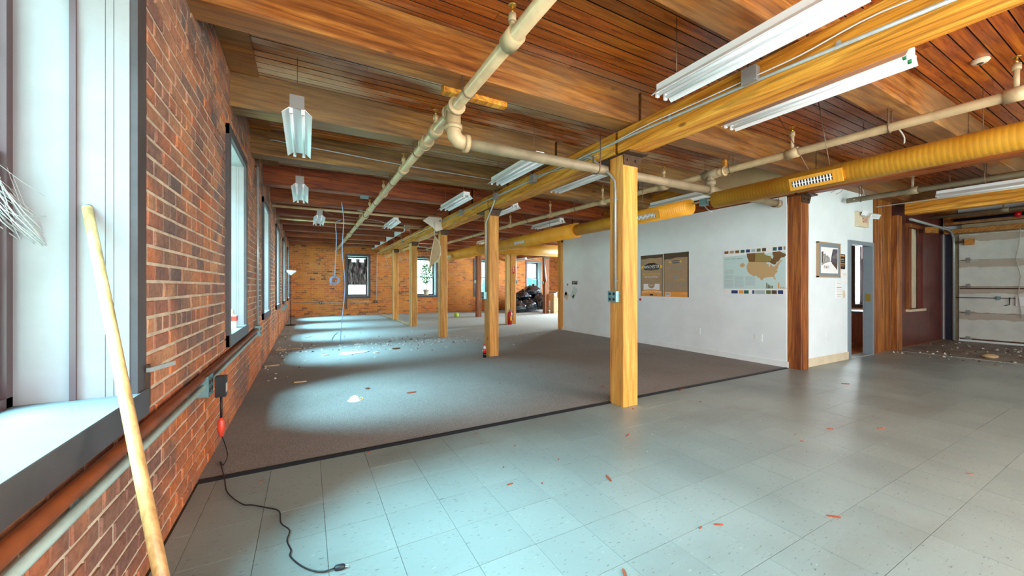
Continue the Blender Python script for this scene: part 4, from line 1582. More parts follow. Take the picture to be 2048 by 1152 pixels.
fixture(2.45, 0.83, 2.80, 'white two-tube strip light nearest the camera, left of the girder')
fixture(3.47, 0.92, 2.80, 'white two-tube strip light nearest the camera, right of the girder')
fixture(2.40, 3.72, 2.80, 'strip light left of the girder, just past the nearest post')
fixture(3.42, 3.70, 2.80, 'strip light right of the girder, half hidden behind it')
fixture(2.34, 5.88, 2.80, 'strip light left of the girder, above the tilted board')
fixture(1.80, 8.85, 2.80, 'small far strip light between the sprinkler pipe and the girder')
fixture(-0.07, 3.72, 2.80, 'strip light hanging beside the left brick wall, nearest of that row', True)
fixture(-0.085, 6.42, 2.80, 'second strip light in the row along the left brick wall', True)
fixture(0.25, 9.05, 2.80, 'third and farthest strip light in the row along the left wall', True)
fixture(5.75, 3.80, 2.80, 'strip light above the yellow duct near the pipe tee')
fixture(6.05, 0.95, 2.78, 'strip light half hidden above the near run of the yellow duct')
fixture(5.15, 7.08, 2.80, 'strip light above the duct beyond the second post')
fixture(3.45, 6.2, 2.80, 'strip light just right of the girder above the second post')
fixture(5.3, 11.0, 2.80, 'strip light above the far end of the yellow duct')
fixture(9.2, 0.92, 2.80, 'strip light in front of the orange girder by the garage bay')
fixture(9.6, 16.2, 2.66, 'long strip light over the trash bags at the back', L=2.2)
fixture(6.4, 16.0, 2.70, 'strip light near the back wall left of the extinguisher post', L=2.2)

# cables of the lamps in the left bay
cable([(0.25, 9.15, 2.86), (0.27, 9.2, 2.98), (0.5, 10.3, 3.06), (1.0, 10.33, 3.03), (1.6, 10.3, 2.99), (1.78, 10.05, 2.9), (1.8, 9.9, 2.86)], 'thin cable linking the far strip lights of the left bay', 0.006, 'grey_cable')
conduit('conduit', [(9.2, 0.5, 2.73), (9.2, 2.9, 2.74)], 'thin pale conduit leading to the strip light by the garage bay', 0.010, 'grey_cable')
conduit('conduit', [(2.6, 4.74, 3.02), (4.8, 4.74, 3.0)], 'thin conduit along the beam past the nearest post', 0.009, 'grey_cable')

# armoured cable along the near right beam
cable([(3.9, 1.585, 3.10), (4.2, 1.59, 3.06), (4.6, 1.585, 3.02), (5.1, 1.59, 3.01), (5.5, 1.59, 3.0), (5.75, 1.59, 2.93), (5.8, 1.6, 2.86)], 'grey armoured cable looping along the near beam towards the duct', 0.008, 'grey_cable')
# smoke detector
t = thing('smoke_detector', 'small round cream detector on the ceiling boards at the upper right', 'detector', (5.3, 0.97, DZ))
MB().lathe([(0.055, 0.0), (0.06, -0.012), (0.045, -0.03), (0.0, -0.032)], (0, 0, 0), 20).build('body', 'cream', t)
MB().lathe([(0.02, -0.03), (0.02, -0.036), (0, -0.036)], (0, 0, 0), 12).build('sensor', 'dark_steel', t)
# small motor hook on the fourth beam
t = thing('camera_mount', 'small metal fitting under the fourth beam in the left bay', 'fitting', (0.95, 7.5, BZ))
MB().box(-0.07, 0.07, -0.03, 0.03, -0.05, 0.0).build('body', 'box_metal', t)
# small yellow blocks on the first beam above the pipe tee
o = MB().timber(1.02, 1.62, 3.072, 3.15, 2.93, 3.0, 'X', 0.004).build('wood_cleat', 'girder')
tag(o, 'yellow wood cleat on the beam beside the sprinkler pipe', 'cleat')

o = MB().timber(4.90, 4.95, 3.07, 3.11, 2.82, 3.0, 'Z', 0.003).build('wood_cleat', 'girder')
tag(o, 'short upright yellow cleat above the pipe tee', 'cleat')
for (ya, yb, mt, lb) in ((3.09, 4.33, 'tan_board', 'peach plywood infill board above the duct beside the tee'),
                         (4.60, 5.77, 'girder', 'yellow-brown infill board in the second bay above the duct'),
                         (6.05, 7.36, 'beam', 'brown infill board in the third bay above the duct')):
    o = MB().box(6.60, 6.63, ya, yb, GZ1 + 0.01, DZ - 0.03).build('infill_board', mt)
    tag(o, lb, 'board')

# ================================================================= HANGING THINGS
# tilted white board over the third post
t = thing('ceiling_panel', 'tilted off-white board stuck over the girder above the third post', 'board', (2.86, 9.0, 2.86))
c = [(-0.19, 0.62, 0.17), (-0.16, -0.14, -0.0), (-0.02, -0.32, 0.02), (-0.02, 0.10, 0.34)]
b = MB()
b.hexa([(-0.38, 0.25, 0.06), (-0.14, -0.30, -0.10), (0.02, -0.34, -0.12), (0.04, -0.20, 0.26), (-0.38, 0.25, 0.085), (-0.14, -0.30, -0.075), (0.02, -0.34, -0.095), (0.04, -0.20, 0.285)])
b = MB()
pts = [(-0.40, 0.0), (-0.02, 0.30), (0.06, 0.10), (0.12, -0.16), (-0.06, -0.24), (-0.16, -0.14)]
b.prism([(u, v) for u, v in pts], 'Y', -0.01, 0.01)
b.build('sheet', 'white_board', t)
MB().tube([(0.0, -0.012, 0.02), (0.02, -0.05, 0.03)], 0.012, 8).build('hook', 'dark_steel', t)
# long tan board hanging on its cord
t = thing('hanging_board', 'tan bent board hanging on a cord from the girder', 'board', (2.76, 8.985, 2.50))
b = MB()
prof = [(-0.02, 0.0), (0.05, -0.06), (0.10, -0.22), (0.11, -0.38), (0.04, -0.55), (-0.06, -0.68), (-0.12, -0.80), (-0.15, -0.86), (-0.13, -0.6), (-0.08, -0.3)]
b.prism(prof, 'Y', -0.012, 0.012)
b.build('sheet', 'tan_board', t)
MB().tube([(-0.02, -0.02, 0.0), (-0.085, -0.02, -0.3), (-0.135, -0.02, -0.6), (-0.155, -0.02, -0.86)], 0.011, 6).build('edge_strip', 'cream', t)
MB().tube(smooth([(-0.01, -0.018, 0.0), (0.10, -0.018, -0.18), (0.13, -0.018, -0.34), (0.10, -0.018, -0.5), (0.0, -0.018, -0.64)]), 0.008, 6).build('edge_wire', 'cream', t)
MB().tube([(-0.02, 0, 0.0), (-0.03, 0, 0.36)], 0.007, 6).build('cord', 'grey_cable', t)
# blue cable with its coil, and the long cable to the floor
t = thing('cable_coil', 'light blue cable hanging with a coiled loop at its end', 'cable', (0.66, 10.4, 2.9))
MB().tube(smooth([(0.10, 0, 0.05), (0.0, 0, 0.0), (-0.02, 0, -0.12), (0.0, 0, -0.4), (-0.02, 0, -0.9), (-0.04, 0, -1.38)]), 0.011, 6).build('cable', 'blue_cable', t)
m = MB()
for k in range(4):
    rr = 0.070 + 0.010 * k
    cx = -0.04 + 0.012 * math.sin(k * 2.1)
    cz = -1.47 + 0.01 * math.cos(k * 1.7)
    m.tube([(cx + rr * math.cos(a * PI / 10) * 1.05, 0.012 * k - 0.02, cz + rr * math.sin(a * PI / 10)) for a in range(21)], 0.010, 6)
m.tube([(-0.11, -0.02, -1.45), (-0.125, -0.02, -1.58)], 0.010, 6)
m.build('coil', 'blue_cable', t)
cable([(0.62, 8.3, BZ), (0.66, 8.3, 2.6), (0.64, 8.4, 2.0), (0.70, 8.5, 1.3), (0.66, 8.7, 0.6), (0.67, 9.2, 0.02), (0.85, 10.6, 0.02), (0.75, 11.4, 0.02), (0.55, 10.2, 0.02), (0.5, 9.4, 0.02)],
      'pale blue cable hanging from the beams down to the floor', 0.008, 'blue_cable')
# dangling wires at the far girder
for k, (yy, lb) in enumerate(((13.6, 'short pale wire dangling from the far girder, right of the stud post'), (12.9, 'longer pale wire dangling from the far girder'), (16.4, 'pale wire dangling near the back wall corner of the girder'))):
    cable([(2.9, yy, 2.72), (2.88, yy, 2.5), (2.93, yy - 0.05, 2.2 + 0.08 * k), (3.0, yy - 0.1, 2.1)], lb, 0.008)
cable([(7.7, 2.9, BZ), (7.6, 2.9, 2.86), (7.45, 2.9, 2.80)], 'short drooping wire at the wall above the picture, nearest the post', 0.006)
cable([(7.9, 2.9, BZ), (7.8, 2.9, 2.86), (7.62, 2.9, 2.79)], 'second short drooping wire at the wall above the picture', 0.006)
cable([(8.2, 2.8, BZ), (8.35, 2.8, 2.9), (8.3, 2.8, 2.8), (8.1, 2.85, 2.74)], 'looped wire above the end of the brown sprinkler pipe', 0.006)
# remains of a removed wall: floor track
o = MB().box(2.98, 3.04, 12.3, BY, 0.008, 0.03).build('floor_track', 'raw_y')
tag(o, 'pale timber track on the floor between the far posts and the back wall', 'track')
o = MB().box(3.18, 3.22, 12.3, BY - 0.2, 2.60, 2.68).build('timber_rail', 'raw_y')
tag(o, 'pale timber rail under the far end of the yellow girder', 'rail')

# black plastic over the back window
t = thing('plastic_sheet', 'black plastic sheet hung over the upper part of the back window', 'sheet', (2.02, BY - 0.005 + 0.06, 1.35))
m = MB()
nu, nv = 22, 16
w_, h_ = 0.80, 1.16
rr = random.Random(4)
ph = [rr.uniform(0, 6.28) for _ in range(8)]
idx = {}
for i in range(nu + 1):
    for j in range(nv + 1):
        u = -w_ / 2 + w_ * i / nu
        v = h_ * j / nv
        d = 0.010 * math.sin(u * 26 + ph[0] + 1.5 * math.sin(v * 4)) + 0.012 * math.sin(u * 61 + ph[1] + v * 5) + rr.uniform(-0.006, 0.006)
        idx[i, j] = len(m.v)
        m.v.append((u, d, v))
for i in range(nu):
    for j in range(nv):
        if j >= nv - 2 and (4 <= i <= 8 or 13 <= i <= 17):
            continue
        m.f.append((idx[i, j], idx[i + 1, j], idx[i + 1, j + 1], idx[i, j + 1]))
        m.sm.append(True)
        m.t.append(0.5)
m.build('sheet', 'plastic_sheet', t)

# ================================================================= THINGS ON THE FLOOR AND SILLS
# broom handle
top = Vector((-0.740, 2.055, 1.592))
bot = Vector((-0.150, 0.985, 0.0))
d = (bot - top).normalized()
bot = bot + d * 0.0
t = thing('broom_handle', 'long bare wooden broom handle leaning in the nearest window', 'handle', bot)
tp = top - bot
L = tp.length
u = tp.normalized()
MB().tube([Vector((0, 0, 0.014)), u * (L * 0.5), u * (L - 0.012)], [0.0165, 0.0165, 0.0155], 18).build('shaft', 'handle', t)
MB().tube([u * (L - 0.013), u * (L - 0.004), u * L], [0.0155, 0.014, 0.007], 18).build('rounded_tip', 'sill', t, label='pale worn tip')
# latch on the near window casing
t = thing('window_latch', 'small metal bar sticking out of the nearest window casing', 'latch', (LX + 0.02, 2.14, 0.93))
MB().obox((0.04, 0.06, 0), (0.014, 0.16, 0.018), (0, 0, -0.3)).build('bar', 'steel', t)
MB().box(-0.02, 0.012, 0.0, 0.03, -0.16, 0.02).build('plate', 'dark_steel', t)
# cobwebs in the near window
m = MB()
rr = random.Random(9)
for k in range(34):
    a = Vector((-0.93 - rr.uniform(-0.02, 0.05), 2.03 - rr.uniform(0, 0.16), 1.62 + rr.uniform(-0.05, 0.12)))
    b = Vector((-0.90 + rr.uniform(-0.02, 0.06), 2.065, 1.58 + rr.uniform(-0.16, 0.05)))
    mid = (a + b) / 2 - Vector((0, 0, rr.uniform(0.0, 0.03)))
    m.tube([a, mid, b], rr.choice([0.0008, 0.0012, 0.0022]), 4)
o = m.build('cobweb', 'web')
tag(o, 'dusty cobweb strung across the corner of the nearest window', 'cobweb')
o['kind'] = 'stuff'

# adapter plug, red tag and the cord on the wall and floor
t = thing('power_adapter', 'black power adapter hanging from the teal wall outlet', 'adapter', (LX + 0.07, 3.24, 0.52))
MB().box(0, 0.06, 0.0, 0.07, 0, 0.14).build('body', 'black', t)
MB().box(0.06, 0.062, 0.01, 0.06, 0.03, 0.09).build('sticker', 'grey_cable', t)
MB().tube([(0.03, 0.035, 0.0), (0.03, 0.035, -0.16)], 0.008, 6).build('lead', 'rubber', t)
t = thing('red_connector', 'red rubber connector on the cord below the black adapter', 'connector', (LX + 0.10, 3.27, 0.30))
MB().tube([(0, 0, 0.07), (0, 0, 0.05), (0, 0, -0.01), (0, 0, -0.06)], [0.008, 0.02, 0.022, 0.01], 10).build('body', 'red_plug', t)


def fp(x, y, z=0.0):
    """point on the floor seen at pixel x, y of the photograph (used to read positions off it)"""
    a = (x - 1024) / 756.2
    b = -(y - 572.7) / 756.2
    k = (z - H) / b
    return Vector(((sY + a * cY) * k, (cY - a * sY) * k, z))


cordpts = [(LX + 0.10, 3.27, 0.25), (LX + 0.11, 3.32, 0.18), (LX + 0.12, 3.38, 0.06), (LX + 0.10, 3.34, 0.012)]
cordpts += [tuple(fp(x, y, 0.008)) for x, y in ((441, 925), (449, 960), (455, 985), (484, 1008), (504, 1010), (532, 1015), (558, 1022), (562, 1046), (579, 1060), (574, 1081), (582, 1100), (580, 1112), (600, 1130), (625, 1141), (648, 1143), (668, 1137))]
cordpts[4] = (cordpts[4][0], cordpts[4][1], 0.016)
cordpts[5] = (cordpts[5][0], cordpts[5][1], 0.018)
t = thing('extension_flex', 'thin black power cord running from the wall across the carpet edge and tiles', 'cord', (0, 0, 0))
MB().tube(smooth(cordpts, 4), 0.0036, 6).build('cord', 'rubber', t)
e = fp(668, 1137, 0.01)
e2 = fp(690, 1132, 0.01)
m = MB()
dd = (e2 - e)
m.tube([e, e + dd * 0.15, e + dd * 0.8, e + dd], [0.006, 0.012, 0.013, 0.008], 8)
pg = m.build('plug', 'rubber', t)
m = MB()
for s in (-1, 1):
    sd = Vector((-dd.y, dd.x, 0)).normalized() * 0.006 * s
    m.tube([e + dd + sd, e + dd * 1.35 + sd], 0.0015, 5)
m.build('prongs', 'steel', pg)

# dust mask
p = fp(709, 802)
t = thing('dust_mask', 'white cup dust mask lying on the carpet', 'mask', (p.x, p.y, 0.008))
m = MB()
m.lathe([(0.062, 0.0), (0.060, 0.006), (0.052, 0.022), (0.036, 0.042), (0.016, 0.052), (0.0, 0.054)], (0, 0, 0), 20)
m.lathe([(0.072, 0.0), (0.072, 0.003), (0.058, 0.006)], (0, 0, 0), 20)
m.build('cup', 'paper', t)
MB().tube(smooth([(0.05, 0.02, 0.01), (0.075, 0.03, 0.018), (0.09, 0.0, 0.006), (0.07, -0.02, 0.004)]), 0.003, 6).build('strap', 'yellow', t)

# soda bottle
p = fp(969, 716)
t = thing('soda_bottle', 'soda bottle with red label and cap at the foot of the second post', 'bottle', (p.x, p.y, 0.008))
MB().lathe([(0.026, 0.0), (0.031, 0.008), (0.030, 0.05), (0.029, 0.088)], (0, 0, 0), 16).build('cola', 'cola', t)
MB().lathe([(0.0295, 0.088), (0.0325, 0.092), (0.0325, 0.160), (0.030, 0.164)], (0, 0, 0), 16).build('label_band', 'red', t)
MB().lathe([(0.030, 0.164), (0.026, 0.185), (0.014, 0.205), (0.012, 0.218)], (0, 0, 0), 16).build('neck', 'clear_plastic', t)
MB().lathe([(0.0145, 0.218), (0.0145, 0.236), (0.0, 0.237)], (0, 0, 0), 14).build('cap', 'red', t)
MB().box(-0.0335, -0.031, -0.018, 0.018, 0.115, 0.14).build('emblem', 'paper', t)

# fire extinguisher
t = thing('fire_extinguisher', 'red fire extinguisher standing against the post under the red arrow', 'extinguisher', (5.97, 11.12, 0.008))
MB().lathe([(0.06, 0.0), (0.075, 0.015), (0.076, 0.36), (0.06, 0.41), (0.022, 0.44), (0.02, 0.46)], (0, 0, 0), 20).build('cylinder', 'red', t)
MB().box(-0.012, 0.012, -0.09, 0.03, 0.46, 0.475).box(-0.01, 0.01, -0.10, 0.03, 0.50, 0.512).box(-0.018, 0.018, -0.02, 0.02, 0.445, 0.50).build('valve_handle', 'grey_plate', t)
MB().tube(smooth([(0.0, 0.0, 0.47), (0.07, -0.03, 0.44), (0.085, -0.04, 0.3), (0.083, -0.04, 0.14)]), 0.009, 8).build('hose', 'black', t)
MB().box(-0.03, 0.03, -0.0795, -0.072, 0.14, 0.27).build('instruction_label', 'yellow', t)
# red arrow sign on the post
t = thing('arrow_sign', 'small red FIRE arrow sign pointing down on the post', 'sign', (6.12, 11.236, 1.68))
MB().poly([(0.045, -0.002, 0.26), (0.045, -0.002, 0.07), (0.085, -0.002, 0.07), (0.05 - 0.0, -0.002, 0.0)][:0] or [(0.01, -0.004, 0.28), (0.09, -0.004, 0.28), (0.09, -0.004, 0.08), (0.105, -0.004, 0.08), (0.05, -0.004, 0.0), (-0.005, -0.004, 0.08), (0.01, -0.004, 0.08)]).build('arrow_plate', 'red', t)
for k, chh in enumerate('FIRE'):
    text_mesh(chh, 'lettering', 'paper', t, lambda u, v, k=k: Vector((0.035 + u, -0.006, 0.235 - 0.045 * k + v)), 0.03, 0.034)

# ball
p = fp(913, 635)
o = MB().blob((0, 0, 0.10), (0.20, 0.20, 0.20), random.Random(1), 0.0, 12, 18).build('ball', 'ball', loc=(p.x, p.y, 0.008))
tag(o, 'yellow-green ball on the floor near the back wall', 'ball')

# floor lamp
t = thing('floor_lamp', 'black torchiere floor lamp with white bowl in the far left corner', 'lamp', (-0.45, 14.3, 0.008))
MB().lathe([(0.15, 0.0), (0.15, 0.02), (0.02, 0.035), (0.012, 0.05)], (0, 0, 0), 20).build('base', 'black', t)
MB().tube([(0, 0, 0.04), (0, 0, 1.66)], 0.012, 8).build('pole', 'black', t)
MB().lathe([(0.02, 1.64), (0.06, 1.68), (0.15, 1.75), (0.16, 1.79), (0.15, 1.79), (0.05, 1.70)], (0, 0, 0), 22).build('lamp_shade', 'paper', t)

# potted plant on the back window sill
t = thing('potted_plant', 'small leafy tree in a beige pot on the back window sill', 'plant', (5.13, BY + 0.09, WZ0))
MB().lathe([(0.10, 0.0), (0.14, 0.24), (0.155, 0.24), (0.155, 0.28), (0.13, 0.28), (0.12, 0.24)], (0, 0, 0), 20).build('pot', 'pot', t)
MB().tube(smooth([(0, 0, 0.22), (0.01, 0, 0.45), (-0.02, 0, 0.62), (0.02, 0, 0.9), (-0.05, 0, 1.2)]), 0.012, 6).tube([(0.02, 0, 0.24), (0.0, 0.02, 0.6), (0.1, 0, 1.0)], 0.007, 6).build('trunk', 'trunk', t)
m = MB()
rr = random.Random(21)
for k in range(620):
    zc = rr.uniform(0.60, 1.50)
    w = 0.30 * math.sin(PI * min(1, max(0.05, (zc - 0.45) / 1.15))) + 0.05
    an = rr.uniform(0, 2 * PI)
    ra = w * math.sqrt(rr.random())
    cc = Vector((ra * math.cos(an), ra * math.sin(an) * 0.45 - 0.04, zc))
    a1, a2 = rr.uniform(0, 6.28), rr.uniform(-0.9, 0.5)
    dv = Vector((math.cos(a1) * math.cos(a2), math.sin(a1) * math.cos(a2), math.sin(a2)))
    sd = dv.cross(Vector((rr.uniform(-1, 1), rr.uniform(-1, 1), 1))).normalized()
    Lf = rr.uniform(0.07, 0.11)
    m.poly([cc, cc + dv * Lf * 0.5 + sd * 0.026, cc + dv * Lf, cc + dv * Lf * 0.5 - sd * 0.026])
m.build('foliage', 'leaf', t, kind='stuff')

# pump bottle on the second left window sill
t = thing('glue_bottle', 'squat white and red bottle standing on the second window sill', 'bottle', (LX - 0.07, 4.90, WZ0))
MB().box(-0.045, 0.045, -0.055, 0.055, 0, 0.13).build('body', 'paper', t)
MB().box(-0.047, 0.047, -0.057, 0.057, 0.07, 0.12).build('label_band', 'red_plug', t)
MB().lathe([(0.035, 0.13), (0.02, 0.15), (0.02, 0.19), (0, 0.19)], (0, 0, 0), 12).build('cap', 'tan_board', t)

# trash bags
rr = random.Random(31)
bags = [
    (9.30, 16.6, 0.9, 0.6, 'leftmost black trash bag of the pile, slumped on the floor', 0.0),
    (9.05, 15.9, 0.75, 0.50, 'small round black trash bag at the front left of the pile', 0.0),
    (9.75, 16.2, 1.0, 0.62, 'large shiny black trash bag at the front of the pile', 0.0),
    (9.6, 17.2, 1.1, 0.85, 'tall black trash bag under the window at the back of the pile', 0.0),
    (10.5, 16.3, 0.95, 0.85, 'black trash bag at the right of the pile, beside the post', 0.0),
    (10.4, 17.1, 1.05, 0.95, 'big black trash bag leaning on the back wall', 0.0),
    (9.75, 16.7, 0.9, 0.55, 'black trash bag lying in the second layer of the pile', 0.5),
    (10.3, 16.75, 0.9, 0.6, 'topmost black trash bag of the pile', 0.72),
]
bags = [(-0.02 + b[0], b[1], *b[2:]) for b in bags]
for (x, y, w, h, lb, z0) in bags:
    t = thing('trash_bag', lb, 'trash bag', (x, y, 0.008 + z0), 'black trash bags piled under the window')
    MB().blob((0, 0, h / 2), (w, w * 0.85, h), rr, 0.075, 16, 26, 4.0, 0.25).build('bag', 'bag', t)
    MB().blob((rr.uniform(-.1, .1), -0.05, h + 0.01), (0.16, 0.14, 0.16), rr, 0.25, 6, 10, 5.0).build('tied_neck', 'bag', t)
t = thing('cardboard_box', 'tall tan cardboard carton standing right of the reddish post', 'box', (10.18, 14.62, 0.008))
MB().box(0, 0.20, 0, 0.3, 0, 0.95).build('carton', 'tan_board', t)
MB().box(0.02, 0.18, -0.003, 0, 0.84, 0.94).build('flap', 'pot', t)
t = thing('table', 'small white table cluttered with papers behind the partition post', 'table', (11.6, 16.3, 0.008))
MB().box(-0.4, 0.6, -0.4, 0.4, 0.95, 0.99).build('tabletop', 'sill', t)
for a in (-0.37, 0.57):
    for b in (-0.37, 0.37):
        MB().box(a - 0.02, a + 0.02, b - 0.02, b + 0.02, 0, 0.95).build('leg', 'steel', t)
t = thing('plastic_heap', 'heap of crumpled white plastic on the floor right of the carton', 'heap', (10.75, 15.4, 0.008))
MB().blob((0, 0, 0.33), (0.7, 0.6, 0.66), rr, 0.16, 12, 18, 4.0, 0.1).build('sheeting', 'white_metal', t)
MB().blob((0.5, 0.2, 0.25), (0.6, 0.6, 0.5), rr, 0.16, 10, 14, 4.0, 0.1).build('sheeting', 'plastic_sheet', t)

# flat white sheet among the rubble and bits
p = fp(702, 707)
m = MB()
m.prism([(-0.22, -0.02), (-0.14, 0.12), (0.02, 0.16), (0.24, 0.10), (0.34, 0.02), (0.20, -0.10), (0.0, -0.16), (-0.10, -0.16)], 'Z', 0, 0.012)
o = m.build('plasterboard_scrap', 'paper', loc=(p.x, p.y, 0.009))
tag(o, 'largest flat white plasterboard scrap on the carpet', 'scrap')
bits = [(617, 675, 0.10, 0.04, 'crumb', 'narrow white scrap on the far carpet left of the cable'), (700, 670, 0.08, 0.07, 'crumb', 'small bright white scrap beyond the largest scrap'),
        (585, 699, 0.16, 0.05, 'tan_board', 'tan wood scrap near the left wall'), (563, 701, 0.14, 0.10, 'tan_board', 'crumpled tan scrap near the left wall'),
        (543, 733, 0.13, 0.05, 'tan_board', 'pale folded paper scrap by the left wall'), (601, 766, 0.09, 0.02, 'tan_board', 'thin pale splinter on the carpet left of the mask'),
        (735, 779, 0.03, 0.03, 'crumb_dark', 'tiny pinkish crumb behind the dust mask'), (823, 787, 0.06, 0.02, 'bark', 'brown wood splinter on the carpet right of the mask'),
        (717, 690, 0.10, 0.02, 'crumb', 'thin white sliver beside the largest scrap'), (709, 700, 0.07, 0.06, 'crumb', 'lump of plaster just behind the largest scrap'),
        (751, 707, 0.06, 0.05, 'crumb', 'pale plaster lump right of the largest scrap'), (791, 699, 0.10, 0.05, 'crumb_dark', 'dark flake heap on the carpet before the third post'),
        (650, 711, 0.11, 0.08, 'crumb', 'plaster lumps left of the largest scrap')]
for x, y, a, b, mt, lb in bits:
    p = fp(x, y)
    rr2 = random.Random(int(x * 7 + y))
    n = 7
    prof = [(a * math.cos(2 * PI * i / n) * rr2.uniform(0.55, 1), b * math.sin(2 * PI * i / n) * rr2.uniform(0.55, 1)) for i in range(n)]
    o = MB().prism(prof, 'Z', 0, rr2.uniform(0.008, 0.025)).build('scrap', mt, loc=(p.x, p.y, 0.009))
    tag(o, lb, 'scrap')
spl = [(1217, 957, 0.085, 1.25), (1020, 969, 0.05, 0.05), (1668, 1034, 0.07, 2.4), (954, 868, 0.03, 0.1), (1030, 892, 0.02, 0.3), (963, 888, 0.018, 0.2), (1007, 935, 0.012, 0.1),
       (1255, 871, 0.06, 0.35), (1248, 1148, 0.06, 1.0), (1437, 1050, 0.05, 2.6), (1401, 1056, 0.025, 0.1), (1604, 883, 0.03, 2.5), (1660, 858, 0.05, 2.4), (1762, 857, 0.065, 2.5),
       (1691, 768, 0.10, 2.5), (1940, 948, 0.04, 2.4), (522, 964, 0.02, 0.6), (738, 905, 0.02, 0.1), (1401, 804, 0.03, 2.0), (1180, 757, 0.035, 0.2), (1205, 775, 0.05, 0.1),
       (1084, 967, 0.015, 0.7), (1117, 919, 0.012, 0.4), (1362, 779, 0.14, 0.35), (1266, 818, 0.03, 0.2), (1000, 768, 0.03, 0.4), (1062, 734, 0.03, 0.2), (1590, 870, 0.014, 0.4)]
SPL = ['long dark wood splinter pointing away on the tiles, right of the cord plug', 'thin dark splinter lying flat on the tiles left of the longest one',
       'thick orange-brown wood sliver on the near tiles at the right', 'small orange sliver on the tiles close under the carpet edge, left of the near post',
       'short brown flake on the tiles below the orange sliver', 'tiny brown flake just under the orange sliver', 'dark speck-like flake above the flat splinter on the tiles',
       'slim sliver on the tiles a step in front of the nearest post', 'pale brown splinter cut by the bottom edge of the photo', 'faint thin sliver left of the thick orange-brown one',
       'small red-brown flake at the left of the faint thin sliver', 'brown sliver on the tiles between the nearest post and the thick orange-brown sliver', 'light brown sliver left of the bright floor reflection',
       'thin brown sliver right of the bright floor reflection', 'long dark sliver on the tiles in front of the door wall', 'pale splinter on the tiles at the far right of the photo',
       'brown chip on the tiles near the cord and the carpet edge', 'short chip on the tiles under the carpet edge strip', 'dark curled chip on the tiles right of the nearest post',
       'thin red sliver on the carpet left of the nearest post', 'red-brown sliver at the carpet edge left of the nearest post', 'tiny chip on the tiles before the longest splinter',
       'minute chip right of the tiny one on the tiles', 'long tan splinter along the carpet edge strip right of the nearest post', 'brown chip at the foot of the nearest post',
       'brown chip on the carpet behind the second post', 'dark chip on the carpet past the second post', 'speck of bark beside the brown sliver on the right tiles']
for k, (x, y, L, an) in enumerate(spl):
    p = fp(x, y)
    z = 0.009 if p.y > EDGE else 0.0
    m = MB()
    w = max(0.006, L * 0.16)
    rr2 = random.Random(k)
    m.prism([(-L / 2, -w * 0.2), (-L * 0.2, -w / 2), (L * 0.35, -w / 2), (L / 2, 0), (L * 0.3, w / 2), (-L * 0.4, w * 0.4)], 'Z', 0, 0.006)
    for i, v in enumerate(m.v):
        ca, sa = math.cos(an), math.sin(an)
        m.v[i] = (v[0] * ca - v[1] * sa, v[0] * sa + v[1] * ca, v[2])
    o = m.build('wood_splinter', 'bark', loc=(p.x, p.y, z))
    tag(o, SPL[k], 'splinter', 'wood splinters scattered on the floor')

m = MB()
m2 = MB()
rr = random.Random(77)


def crumb(mb, x, y, s, z):
    r = [rr.uniform(0.5, 1) for _ in range(4)]
    h = s * rr.uniform(0.3, 0.8)
    n = len(mb.v)
    an = rr.uniform(0, 6)
    pts = [(x + s * r[i] * math.cos(an + i * PI / 2), y + s * r[i] * math.sin(an + i * PI / 2) * 0.7, z) for i in range(4)]
    mb.v += pts + [(x, y, z + h)]
    for i in range(4):
        mb.f.append((n + i, n + (i + 1) % 4, n + 4))
        mb.sm.append(False)
        mb.t.append(0.5)


for k in range(720):
    if k >= 520:
        x, y, s = rr.gauss(1.5, 1.2), rr.gauss(8.6, 0.5), rr.uniform(0.014, 0.04)
    elif k < 260:
        x, y, s = rr.gauss(1.6, 1.5), rr.gauss(8.9, 0.9), rr.choice([0.008, 0.012, 0.016, 0.03])
    elif k < 380:
        x, y, s = LX + abs(rr.gauss(0.12, 0.3)) + 0.05, rr.uniform(6.0, 14.0), rr.choice([0.008, 0.014, 0.03])
    else:
        x, y, s = rr.uniform(-0.4, 6.3), rr.uniform(4.0, 16.5), rr.uniform(0.005, 0.012)
    if LX + 0.05 < x < 6.5:
        crumb(m if rr.random() < 0.7 else m2, x, y, s, 0.0085)
for k in range(70):
    crumb(m if rr.random() < 0.7 else m2, rr.uniform(0.3, 10), rr.uniform(1.2, 3.0), rr.uniform(0.003, 0.009), 0.0)
for k in range(120):
    crumb(m if rr.random() < 0.4 else m2, rr.uniform(9.8, 13.2), rr.uniform(1.4, 2.95), rr.uniform(0.012, 0.05), 0.0)
o = m.build('plaster_rubble', 'crumb')
tag(o, 'white plaster crumbs strewn over the carpet and tiles', 'rubble')
o['kind'] = 'stuff'
o = m2.build('dirt_rubble', 'crumb_dark')
tag(o, 'brown dirt and wood crumbs strewn over the floor', 'rubble')
o['kind'] = 'stuff'
p = fp(1980, 716)
o = MB().blob((0, 0, 0.03), (0.26, 0.2, 0.09), rr, 0.08, 8, 14).build('sawdust_heap', 'tan_board', loc=(p.x, p.y, 0.0))
tag(o, 'small tan heap of rubble on the garage bay floor', 'heap')

# ================================================================= PRINTS AND SIGNS ON THE WHITE WALLS
XW = 6.63


